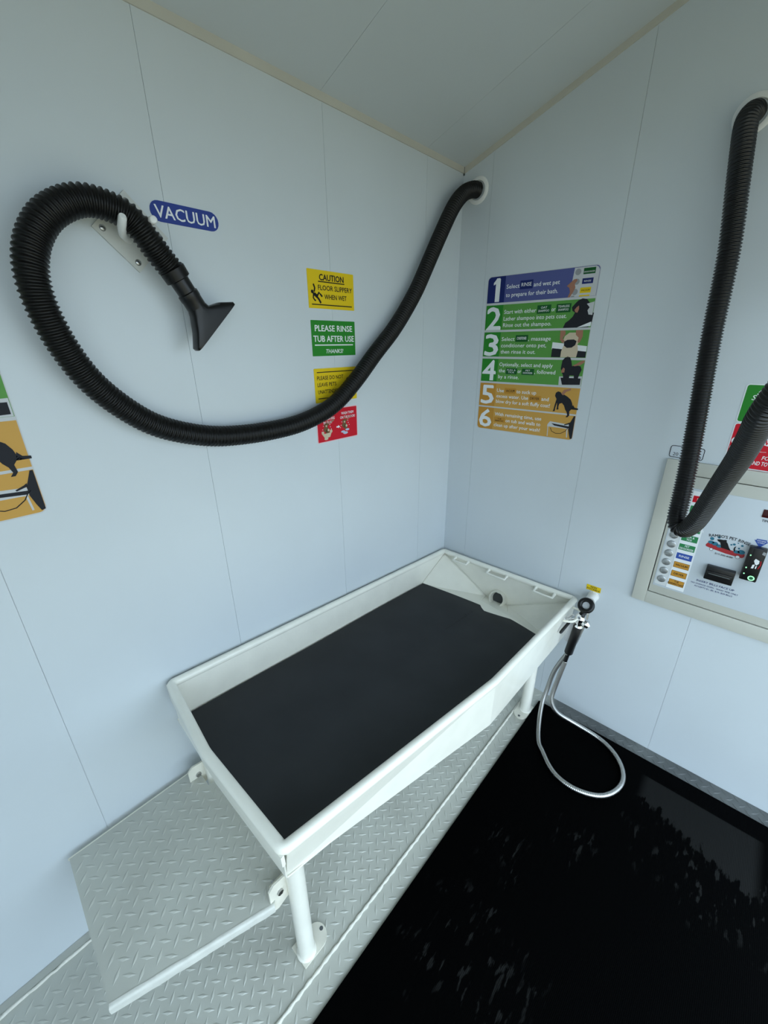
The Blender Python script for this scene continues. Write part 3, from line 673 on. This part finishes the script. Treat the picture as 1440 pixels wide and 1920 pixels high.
wash_dog(.040, .022, True); wash_dog(.128, .026, False)
flat('arrow', [(.087, .0425), (.096, .0425), (.096, .0390), (.1035, .0450), (.096, .0510), (.096, .0475), (.087, .0475)], Z, .0004, WPR, s)

# ================================================================== INSTRUCTION BOARDS
def shift(poly, dx, dy, k=1, kx=1): return [(dx + x * k * kx, dy + y * k) for x, y in poly]
def board(m, label):
    W, H = .4385, .6222
    s = thing('instruction_board', label, 'sign', m=m, group='six-step washing instruction boards')
    flat('backing', rrect(-.003, -.003, W + .002, H + .002, .016), .0012, .0011, LGREY, s)
    rows = [(.5250, H, PURP, NAVY), (.4208, .5167, LGREEN, GREEN), (.3145, .4127, LGREEN, GREEN), (.2110, .3060, LGREEN, GREEN), (.1035, .2030, ORAN, ORAND), (0, .0970, ORAN, ORAND)]
    z0 = .0016; z1 = .0020; z2 = .0024; z3 = .0028; z4 = .0032
    R = []
    for i, (a, c, colr, dark) in enumerate(rows):
        if i == 0: poly = [q for q in rrect(0, a - .03, W, c, .014) if q[1] > a] ; poly = [(0, a), (W, a)] + [q for q in rrect(0, a, W, c, .014) if q[1] > (a + c) / 2]
        elif i == 5: poly = [q for q in rrect(0, a, W, c, .014) if q[1] < (a + c) / 2]; poly = [(W, c), (0, c)] + poly[len(poly) // 2:] + poly[:len(poly) // 2]
        else: poly = [(0, a), (W, a), (W, c), (0, c)]
        r = flat('step_panel', poly, z0, .0004, colr, s); R.append(r)
        band = [(0, a + .0005), (.078, a + .0005), (.078, c - .0005), (0, c - .0005)] if i not in (0, 5) else ([(.0, a + .0005), (.078, a + .0005), (.078, c), (.012, c - .0005), (.003, c - .006), (0, c - .014)] if i == 0 else [(.014, a), (.078, a), (.078, c), (0, c), (0, a + .014), (.003, a + .006)])
        flat('number_band', band, z0 + .0002, .0003, dark, r)
    for i, (tx, x0, x1, y, c) in enumerate((('1', .0385, .054, .530, .086), ('2', .007, .072, .4225, .0865), ('3', .0085, .070, .3195, .0845), ('4', .0065, .0685, .2165, .0830), ('5', .0095, .0705, .1145, .0805), ('6', .0085, .0690, .0105, .0790))):
        text(tx, x0, x1, y, c, z2, WPR, R[i], bold=.022, name='numeral')
    flat('numeral_flag', [(.026, .600), (.026, .5915), (.040, .5975), (.040, .6145)], z2, .0003, WPR, R[0])
    def tl(i, tx, x0, x1, y, c=.0150): text(tx, x0, x1, y, c, z1, WPR, R[i], bold=.012)
    def tag_(i, lines, x0, y0, x1, y1, colr, ink):
        q = flat('word_label', [(x0, y0), (x1, y0), (x1, y1), (x0, y1)], z1, .0004, colr, R[i])
        o_ = .0012; P_ = [(x0 + o_, y0 + o_), (x1 - o_, y0 + o_), (x1 - o_, y1 - o_), (x0 + o_, y1 - o_)]
        n = len(lines); hh = (y1 - y0) / (n + .6)
        for k_, L_ in enumerate(lines):
            mw = (x1 - x0 - .012) / 2 * min(1, .25 + .75 * len(L_) / max(len(q_) for q_ in lines)); mc = (x0 + x1) / 2
            text(L_, mc - mw, mc + mw, y1 - hh * (k_ + 1.08), hh * .66, z2, ink, R[i], bold=.01)
    tl(0, 'Select', .085, .141, .5745); tag_(0, ['RINSE'], .143, .5675, .1965, .5985, NAVY, WPR); tl(0, 'and wet pet', .200, .3015, .5735); tl(0, 'to prepare for their bath.', .085, .2985, .5440)
    tl(1, 'Start with either', .085, .222, .4815); tag_(1, ['OAT', 'SHAMPOO'], .2255, .4755, .2805, .5055, GREEND, WPR); tl(1, 'or', .2835, .2985, .4815); tag_(1, ['TEARLESS', 'SHAMPOO'], .3015, .4755, .3565, .5055, GREEND, WPR)
    tl(1, 'Lather shampoo into pets coat.', .085, .3450, .4560); tl(1, 'Rinse out the shampoo.', .085, .2900, .4315)
    tl(2, 'Select', .085, .1435, .3775); tag_(2, ['CONDITIONER'], .1475, .3735, .2010, .3990, GREEND, WPR); tl(2, ', massage', .2035, .2960, .3775); tl(2, 'conditioner onto pet,', .085, .2810, .3525); tl(2, 'then rinse it out.', .085, .2395, .3275)
    tl(3, 'Optionally, select and apply', .085, .3185, .2765); tl(3, 'the', .085, .1140, .2510); tag_(3, ['FLEA &', 'TICK'], .1180, .2445, .1690, .2685, GREEND, WPR); tl(3, 'or', .1725, .1880, .2510); tag_(3, ['PET', 'DEODORIZER'], .1910, .2445, .2440, .2690, GREEND, WPR); tl(3, ', followed', .2465, .3325, .2510); tl(3, 'by a rinse.', .085, .1805, .2260)
    tl(4, 'Use', .085, .1180, .1675); tag_(4, ['VACUUM'], .1215, .1620, .1740, .1875, ORAND, INK); tl(4, 'to suck up', .1775, .2650, .1680); tl(4, 'excess water. Use', .085, .2330, .1440); tag_(4, ['DRYER'], .2360, .1380, .2880, .1635, ORAND, INK); tl(4, 'and', .2910, .3215, .1455); tl(4, 'blow dry for a soft fluffy coat!', .085, .3295, .1205)
    tl(5, 'With remaining time, use', .085, .3015, .0640); tag_(5, ['TUB', 'DISINFECTANT'], .0830, .0345, .1370, .0580, ORAND, INK); tl(5, 'on tub and walls to', .1410, .3005, .0400); tl(5, 'clean up after your wash!', .085, .3015, .0160)
    # printed pictures
    r = R[0]                                          # finger pressing a button panel
    flat('picture_panel', [(.3430, .5255), (W - .001, .5255), (W - .001, .6080), (W - .006, .6165), (W - .014, .6205), (.3500, .6205)], z1, .0004, LGREY, r)
    flats('picture_buttons', [disc(.3640, .6065, .0105), disc(.3640, .5750, .0100), disc(.3620, .5420, .0105), disc(.3560, .5275, .0070, sy=.4)], z2, .0003, GREYI, r)
    for x0, y0, x1, y1, c in ((.383, .597, .424, .6165, GREEND), (.383, .5660, .421, .5840, NAVY), (.380, .5365, .418, .5545, YEL), (.379, .5256, .416, .5300, YEL)): flat('picture_label', [(x0, y0), (x1, y0), (x1, y1), (x0, y1)], z2, .0003, c, r)
    text('RINSE', .390, .414, .5720, .0055, z3, WPR, r); text('VACUUM', .384, .414, .5425, .0060, z3, INK, r, bold=.01); text('DEODORIZER', .385, .422, .6020, .0045, z3, WPR, r)
    flats('picture_hand', [[(.330, .5640), (.340, .5720), (.352, .5830), (.362, .5850), (.366, .5790), (.358, .5690), (.362, .5560), (.356, .5420), (.347, .5256), (.338, .5256), (.345, .5420), (.340, .5570)]], z3, .0003, SKIN, r)
    r = R[1]                                          # laughing black dog
    flat('picture_dog', shift([(-.045, -.048), (.048, -.048), (.058, -.030), (.060, .000), (.046, .004), (.044, .020), (.040, .034), (.028, .047), (.012, .050), (-.002, .044), (-.012, .034), (-.022, .022), (-.018, .010), (-.008, .004), (-.014, -.010), (-.026, -.022), (-.038, -.030)], .382, .4690), z2, .0003, DOGB, r)
    flat('picture_tongue', shift([(0, 0), (.008, -.002), (.012, .010), (.010, .022), (.002, .016), (-.004, .008)], .375, .474), z3, .0003, SKIN, r)
    flat('picture_suds', [(.412, .500), (.4375, .506), (.4375, .462), (.424, .464), (.418, .478), (.424, .488)], z3, .0003, LGREY, r)
    flat('picture_tub', [(.390, .4215), (.4375, .4250), (.4375, .4400)], z3, .0003, WPR, r)
    r = R[2]                                          # pug under two hands
    flat('picture_tub', [(.305, .345), (.437, .335), (.437, .356), (.305, .371)], z1, .0003, WPR, r)
    flat('picture_wall', [(.3065, .3160), (.437, .3160), (.437, .337), (.3065, .349)], z1 + .0001, .0003, DOGB, r)
    flat('picture_pug', shift([(-.030, -.046), (.030, -.046), (.033, -.022), (.028, .000), (.034, .014), (.030, .030), (.014, .042), (-.008, .042), (-.024, .030), (-.029, .012), (-.022, .000), (-.030, -.024)], .3735, .3620), z2, .0003, CREAM, r)
    flat('picture_muzzle', shift([(-.022, -.006), (-.010, -.014), (.008, -.013), (.020, -.004), (.023, .010), (.012, .016), (-.012, .015), (-.024, .008)], .3735, .3640), z3, .0003, DOGB, r)
    for q_ in ([(.330, .4120), (.348, .4120), (.352, .4000), (.342, .3850), (.352, .3740), (.344, .3670), (.332, .3800)], [(.388, .4120), (.414, .4120), (.416, .3900), (.408, .3680), (.400, .3700), (.402, .3860), (.390, .3960)]): flat('picture_hand', q_, z3, .0003, SKIN, r)
    r = R[3]                                          # black dog in a tub with tongue out
    flat('picture_tub', [(.352, .2115), (.4375, .2115), (.4375, .2480), (.350, .2440)], z1, .0003, LGREY, r)
    flat('picture_floor', [(.366, .2130), (.4340, .2160), (.4340, .2400), (.356, .2400)], z1 + .0001, .0003, DOGB, r)
    flat('picture_dog', shift([(-.012, -.042), (.006, -.044), (.008, -.014), (.024, -.014), (.028, -.040), (.038, -.040), (.044, -.010), (.050, .008), (.044, .020), (.026, .024), (.012, .020), (.006, .040), (.000, .052), (-.010, .056), (-.020, .050), (-.028, .040), (-.030, .010), (-.024, -.004), (-.018, -.014)], .382, .2640), z2, .0003, DOGB, r)
    flat('picture_tongue', shift([(-.026, -.006), (-.014, -.004), (-.014, .010), (-.020, .014), (-.026, .004)], .382, .2640), z3, .0003, SKIN, r)
    flat('picture_arm', [(.4375, .2980), (.4375, .3060), (.424, .3030), (.408, .2920), (.396, .2860), (.404, .2840), (.424, .2880)], z3, .0003, SKIN, r)
    def dog5(r_, ox, oy):
        flat('picture_dog', shift([(.002, .030), (.004, .042), (.012, .048), (.022, .046), (.028, .038), (.040, .036), (.052, .030), (.066, .020), (.074, .006), (.078, -.010), (.088, -.018), (.100, -.018), (.100, -.012), (.086, -.010), (.078, .000), (.074, -.018), (.068, -.026), (.070, -.042), (.064, -.050), (.056, -.050), (.062, -.042), (.058, -.030), (.050, -.020), (.044, -.006), (.034, .004), (.024, .000), (.022, -.012), (.024, -.022), (.016, -.024), (.016, -.010), (.014, .004), (.010, -.018), (.010, -.030), (.001, -.032), (.004, -.024), (.006, -.006), (.010, .018)], ox, oy), z2, .0003, DOGB, r_)
        flat('picture_arm', shift([(.026, .040), (.036, .056), (.060, .062), (.062, .056), (.044, .048), (.034, .034)], ox, oy), z3, .0003, SKIN, r_)
    dog5(R[4], .3430, .1390)
    r = R[5]                                          # tub, hose and a dark sleeve
    flat('picture_tub', [(.331, .0530), (.340, .0660), (.426, .0600), (.416, .0420), (.400, .0430), (.330, .0440)], z1, .0003, LGREY, r)
    flat('picture_mat', [(.346, .0585), (.424, .0530), (.416, .0450), (.360, .0505)], z2, .0003, DOGB, r)
    for q_ in (stroke([(.334, .044), (.336, .004)], .003), stroke([(.413, .042), (.416, .008)], .004)): flat('picture_leg', q_, z1, .0003, LGREY, r)
    flat('picture_sleeve', [(.432, .0960), (.4375, .0960), (.4375, .0060), (.430, .0040), (.424, .0200), (.418, .0420), (.420, .0700), (.414, .0660), (.398, .0590), (.400, .0560), (.418, .0620), (.424, .0760)], z2, .0003, DOGB, r)
    flat('picture_hose', stroke([(.345, .040), (.352, .026), (.370, .019), (.390, .021), (.408, .034), (.418, .050)], .002), z2, .0003, INK, r)
    return s
board(on_right(.1520, 1.3138), 'six-step numbered dog washing instruction board on the right wall')
board(on_left(-2.0630, 1.3400), 'six-step instruction board cut off at the left edge, only dog picture corner showing')

# ================================================================== NOTICES ABOVE THE PANEL
s = sticker('green_notice', 'green notice half hidden by the dryer hose at the right edge', 'sign', on_right(1.0855, 1.4465), .30, .1115, .006, GREEN, border=WPR)
text('A', .0300, .0480, .0905, .0165, Z, WPR, s, bold=.02, shear=.2); flat('rule', [(.028, .0835), (.046, .0835), (.046, .0865), (.028, .0865)], Z, .0003, WPR, s)
text('So', .0185, .0415, .0670, .0150, Z, WPR, s, bold=.012, shear=.15); text('a', .0215, .0310, .0375, .0140, Z, WPR, s, bold=.012); text('th', .0185, .0340, .0125, .0140, Z, WPR, s, bold=.012, shear=.15)
s = sticker('red_notice', 'red notice with white capitals just above the payment panel', 'sign', on_right(1.0855, 1.3010), .30, .1375, .006, REDM, border=WPR)
flat('emblem', disc(.0165, .0840, .0150, sy=.9), Z, .0003, WPR, s); text('#', .0075, .0265, .0745, .0180, Z + .0003, REDM, s, bold=.02)
flat('emblem', [(.074, .081), (.100, .075), (.125, .075), (.125, .103), (.088, .101)], Z, .0003, WPR, s); text('VE', .084, .110, .0800, .0160, Z + .0003, REDM, s, bold=.02, shear=.2)
text('U', .0055, .0200, .0540, .0130, Z, WPR, s, bold=.01); flats('emblem', [stroke([(.003, .066), (.003, .022)], .0018), stroke([(.009, .047), (.007, .024)], .003)], Z, .0003, WPR, s)
flat('rule', [(.074, .0560), (.094, .0570), (.094, .0578), (.074, .0568)], Z, .0003, WPR, s)
text('FO', .0890, .1060, .0330, .0120, Z, WPR, s, bold=.012, shear=.1); text('AND TO P', .0640, .1160, .0140, .0125, Z, WPR, s, bold=.012, shear=.1)
s = thing('hours_sticker', 'clear rounded sticker outlined in black behind the hanging dryer hose', 'sticker', m=on_right(.9295, 1.3035))
flat('film', rrect(0, 0, .099, .042, .008), .0008, .0006, FACE, s)
o_ = rrect(0, 0, .099, .042, .008); i_ = rrect(.0022, .0022, .0968, .0398, .006)
b = MB(); k = len(o_); b.add([(x, y, .0011) for x, y in o_] + [(x, y, .0011) for x, y in i_], [(j, (j + 1) % k, k + (j + 1) % k, k + j) for j in range(k)]); b.out('outline', INK, s, False, False)
text('20', .0110, .0270, .0065, .0115, .0011, INK, s); text('rs', .0800, .0930, .0065, .0110, .0011, INK, s)
s = sticker('water_sticker', 'small yellow NON POTABLE sticker above the water pipe', 'sticker', on_right(.7560, .6750), .0580, .0250, .001, YEL)
text('NON', .0170, .0410, .0142, .0082, Z, INK, s, bold=.02); text('POTABLE', .0030, .0550, .0035, .0082, Z, INK, s, bold=.02)

# ================================================================== PAYMENT PANEL
pp = thing('payment_panel', 'grey framed control panel with push buttons, bill slot and card reader', 'control panel', m=on_right(.900, .700))
X0, X1, Z0, Z1 = .0300, .660, .0150, .5980
def lbox(name, a, b, r, m, parent): return bevelbox(name, a, b, r, m, parent, world=False)
lbox('frame_rail', (X0, Z0, .0002), (.0760, Z1, .0130), .002, GREYP, pp); lbox('frame_rail', (X1 - .046, Z0, .0002), (X1, Z1, .0130), .002, GREYP, pp)
lbox('frame_rail', (.0758, Z0, .0002), (X1 - .0458, .0660, .0130), .002, GREYP, pp); lbox('frame_rail', (.0758, .5520, .0002), (X1 - .0458, Z1, .0130), .002, GREYP, pp)
MB().box((.0750, .0650, .0002), (X1 - .045, .5530, .0015)).out('recess', DARK, pp, False, False)
dr = lbox('door', (.0790, .0690, .001), (X1 - .049, .5490, .0112), .0025, GREYP, pp)
fp = lbox('faceplate', (.0880, .1010, .008), (X1 - .058, .5080, .0128), .001, FACE, pp)
ZF = .0132
flat('button_strip', [(.0925, .1100), (.1290, .1100), (.1290, .5000), (.0925, .5000)], ZF, .0003, mat('strip_print', (.62, .64, .64), .4, spec=.2), fp)
flat('label_strip', [(.1310, .1080), (.1870, .1080), (.1870, .5000), (.1310, .5000)], ZF, .0003, WPR, fp)
rowsL = [('STOP', REDM, WPR), ('OAT|SHAMPOO', GREEND, WPR), ('TEARLESS|SHAMPOO', GREEND, WPR), ('CONDITIONER', GREEND, WPR), ('FLEA &|TICK', GREEND, WPR), ('PET|DEODORIZER', mat('label_green', (.012, .20, .06), .45), WPR), ('RINSE', mat('label_blue', (.02, .07, .34), .45), WPR), ('VACUUM', ORAND, INK), ('DRYER', ORAND, INK), ('TUB|DISINFECTANT', ORAND, INK)]
for i, (tx, c, ink) in enumerate(rowsL):
    zc = .4725 - i * .0373
    if c is GREEND: c = MATS.get('label_green') or mat('label_green', (.012, .20, .06), .45)
    bt = autosmooth(MB().tube([(.1110, zc, .010), (.1110, zc, ZF + .003), (.1110, zc, ZF + .0042), (.1110, zc, ZF + .0046)], .0138, 22, rf=lambda k: (.0138, .0138, .0122, .011)[k]).out('push_button', BUTTON if i else mat('stop_red', (.55, .05, .05), .4), pp, False, False), 30)
    if i == 0: flat('button_ring', disc(.1110, zc, .0095), ZF + .0050, .0003, WPR, bt); flat('button_centre', disc(.1110, zc, .0072), ZF + .0053, .0003, REDM, bt)
    lb = flat('button_label', [(.1345, zc - .0128), (.1825, zc - .0128), (.1825, zc + .0112), (.1345, zc + .0112)], ZF + .0004, .0003, c, pp)
    if ink is INK:
        o_ = [(.1345, zc - .0128), (.1825, zc - .0128), (.1825, zc + .0112), (.1345, zc + .0112)]; i_ = [(.1353, zc - .0120), (.1817, zc - .0120), (.1817, zc + .0104), (.1353, zc + .0104)]
        MB().add([(x, y, ZF + .0006) for x, y in o_ + i_], [(j, (j + 1) % 4, 4 + (j + 1) % 4, 4 + j) for j in range(4)]).out('label_outline', INK, lb, False, False)
    ls = tx.split('|')
    if len(ls) == 1: text(ls[0], .1585 - .0031 * len(ls[0]), .1585 + .0031 * len(ls[0]), zc - .0045, .0080, ZF + .0007, ink, lb, bold=.015)
    else:
        text(ls[0], .1585 - .0023 * len(ls[0]), .1585 + .0023 * len(ls[0]), zc + .0012, .0072, ZF + .0007, ink, lb, bold=.015); text(ls[1], .1585 - .0021 * len(ls[1]), .1585 + .0021 * len(ls[1]), zc - .0095, .0072, ZF + .0007, ink, lb, bold=.015)
for x, z in ((.1195, .5290), (X1 - .075, .5290)):
    MB().ball((x, z, .0118), .0055, 10, (1, 1, .6)).out('screw', STEEL, pp, True, False)
# logo: wording on an arc, dog in a red car with suds
lg = flat('logo_car', shift([(.000, .012), (.004, .020), (.014, .022), (.030, .018), (.060, .014), (.095, .010), (.108, .010), (.109, .000), (.104, -.006), (.060, -.004), (.020, .002), (.002, .006)], .2075, .3045), ZF + .0002, .0004, mat('logo_red', (.38, .012, .02), .45), pp)
flats('logo_wheels', [disc(.2260, .3040, .0048), disc(.3000, .2985, .0060)], ZF + .0004, .0003, WPR, lg)
def ringpoly(cx, cy, ro, ri, n=18): return [(disc(cx, cy, ro, n), disc(cx, cy, ri, n))]
for cx, cy, ro in ((.2260, .3040, .0052), (.3000, .2985, .0064)):
    a_, b_ = disc(cx, cy, ro), disc(cx, cy, ro - .0010)
    MB().add([(x, y, ZF + .0007) for x, y in a_ + b_], [(j, (j + 1) % 18, 18 + (j + 1) % 18, 18 + j) for j in range(18)]).out('logo_tyre', INK, lg, False, False)
lsd = flats('logo_suds', [disc(.2200, .3290, .0062, sx=1.4), disc(.2310, .3270, .0070, sx=1.3), disc(.2440, .3220, .0060, sx=1.3), disc(.3050, .3190, .0082, sx=1.2), disc(.2930, .3160, .0060, sx=1.4)], ZF + .0004, .0003, TEAL, lg); lsd['kind'] = 'stuff'
flats('logo_bubbles', [disc(.2195, .3430, .0058), disc(.2370, .3530, .0038), disc(.2740, .3370, .0028), disc(.2810, .3405, .0038), disc(.3020, .3420, .0036), disc(.2960, .3300, .0030), disc(.2900, .3480, .0018)], ZF + .0003, .0003, TEAL, lg)
flat('logo_dog', [(.2330, .3445), (.2400, .3470), (.2500, .3475), (.2560, .3500), (.2600, .3480), (.2590, .3440), (.2640, .3380), (.2700, .3260), (.2780, .3150), (.2500, .3180), (.2470, .3280), (.2440, .3360), (.2370, .3390)], ZF + .0006, .0003, INK, lg)
flat('logo_tail', [(.2860, .3150), (.2830, .3240), (.2840, .3320), (.2880, .3360), (.2865, .3280), (.2885, .3180)], ZF + .0006, .0003, INK, lg)
text("RAMBO'S PET RINSE", .2090, .3190, .3480, .0105, ZF + .0004, INK, pp, bold=.014, arc=.5)
text('217-390-4189', .2390, .2880, .2895, .0062, ZF + .0008, INK, pp, bold=.01, ang=-.02)
# bill acceptor
ba = lbox('bill_acceptor', (.2300, .1955, .012), (.3100, .2475, .0340), .003, BLACKP, pp)
lbox('bill_slot', (.2350, .2120, .033), (.3050, .2320, .0380), .002, BLACKP, ba)
MB().box((.2400, .2210, .0375), (.3000, .2235, .0383)).out('slot_mouth', DARK, ba, False, False)
text('INSERT BILLS FACE UP', .2135, .3220, .1690, .0078, ZF + .0004, NAVY, pp, bold=.008)
text('NO CHANGE GIVEN - WASH TIME ONLY', .2000, .3360, .1572, .0058, ZF + .0004, NAVY, pp, bold=.006)
text('ACCEPTS $1, $5, $10, $20 BILLS', .2120, .3225, .1465, .0058, ZF + .0004, NAVY, pp, bold=.006)
# card reader
cr = lbox('card_reader', (.3205, .2345, .012), (.3650, .3550, .0400), .004, BLACKP, pp)
MB().box((.3225, .2400, .0395), (.3250, .3500, .0415)).out('swipe_rail', BLACKP, cr, False, False)
lbox('swipe_guide', (.3315, .2370, .038), (.3630, .3520, .0412), .002, BLACKP, cr)
for z in (.3275, .2812, .2587): flat('status_light', disc(.3288, z, .0020, 8, sy=1.3), .0406, .0003, LED, cr)
flats('card_picture', [[(.3415, .3110), (.3440, .3195), (.3545, .3150), (.3555, .3050), (.3510, .2975), (.3460, .3010)], [(.3400, .2830), (.3460, .2840), (.3470, .2990), (.3415, .2970)], stroke([(.3515, .2950), (.3510, .2850)], .0030)], .0418, .0003, WPR, cr)
flat('card_arrow', stroke([(.3580, .3150), (.3605, .3020), (.3570, .2860)], .002), .0418, .0003, REDM, cr)
a_, b_ = disc(.3498, .2480, .0090, 24), disc(.3498, .2480, .0056, 24)
MB().add([(x, y, .0420) for x, y in a_ + b_], [(j, (j + 1) % 24, 24 + (j + 1) % 24, 24 + j) for j in range(24)]).out('light_ring', LED, cr, False, False)
flat('light_centre', disc(.3498, .2480, .0052), .0418, .0003, mat('deep_green_lens', (.01, .12, .05), .3), cr)
flat('chip_label', [(.3545, .3390), (.3630, .3360), (.3630, .3470), (.3560, .3490)], .0418, .0003, GREYI, cr)
ar = flat('card_sign', [(.3250, .3735), (.3300, .3735), (.3305, .3785), (.3560, .3800), (.3565, .3740), (.3610, .3740), (.3435, .3500)], ZF + .0003, .0003, mat('sign_blue', (.02, .07, .32), .45), pp)
text('SWIPE', .3325, .3545, .3715, .0042, ZF + .0006, WPR, ar); text('CARD', .3350, .3525, .3650, .0042, ZF + .0006, WPR, ar)
lbox('time_display', (.3215, .4540, .010), (.4100, .4810, .0150), .002, REDDISP, pp)
text('TIME', .3255, .3465, .4395, .0080, ZF + .0004, INK, pp, bold=.01)
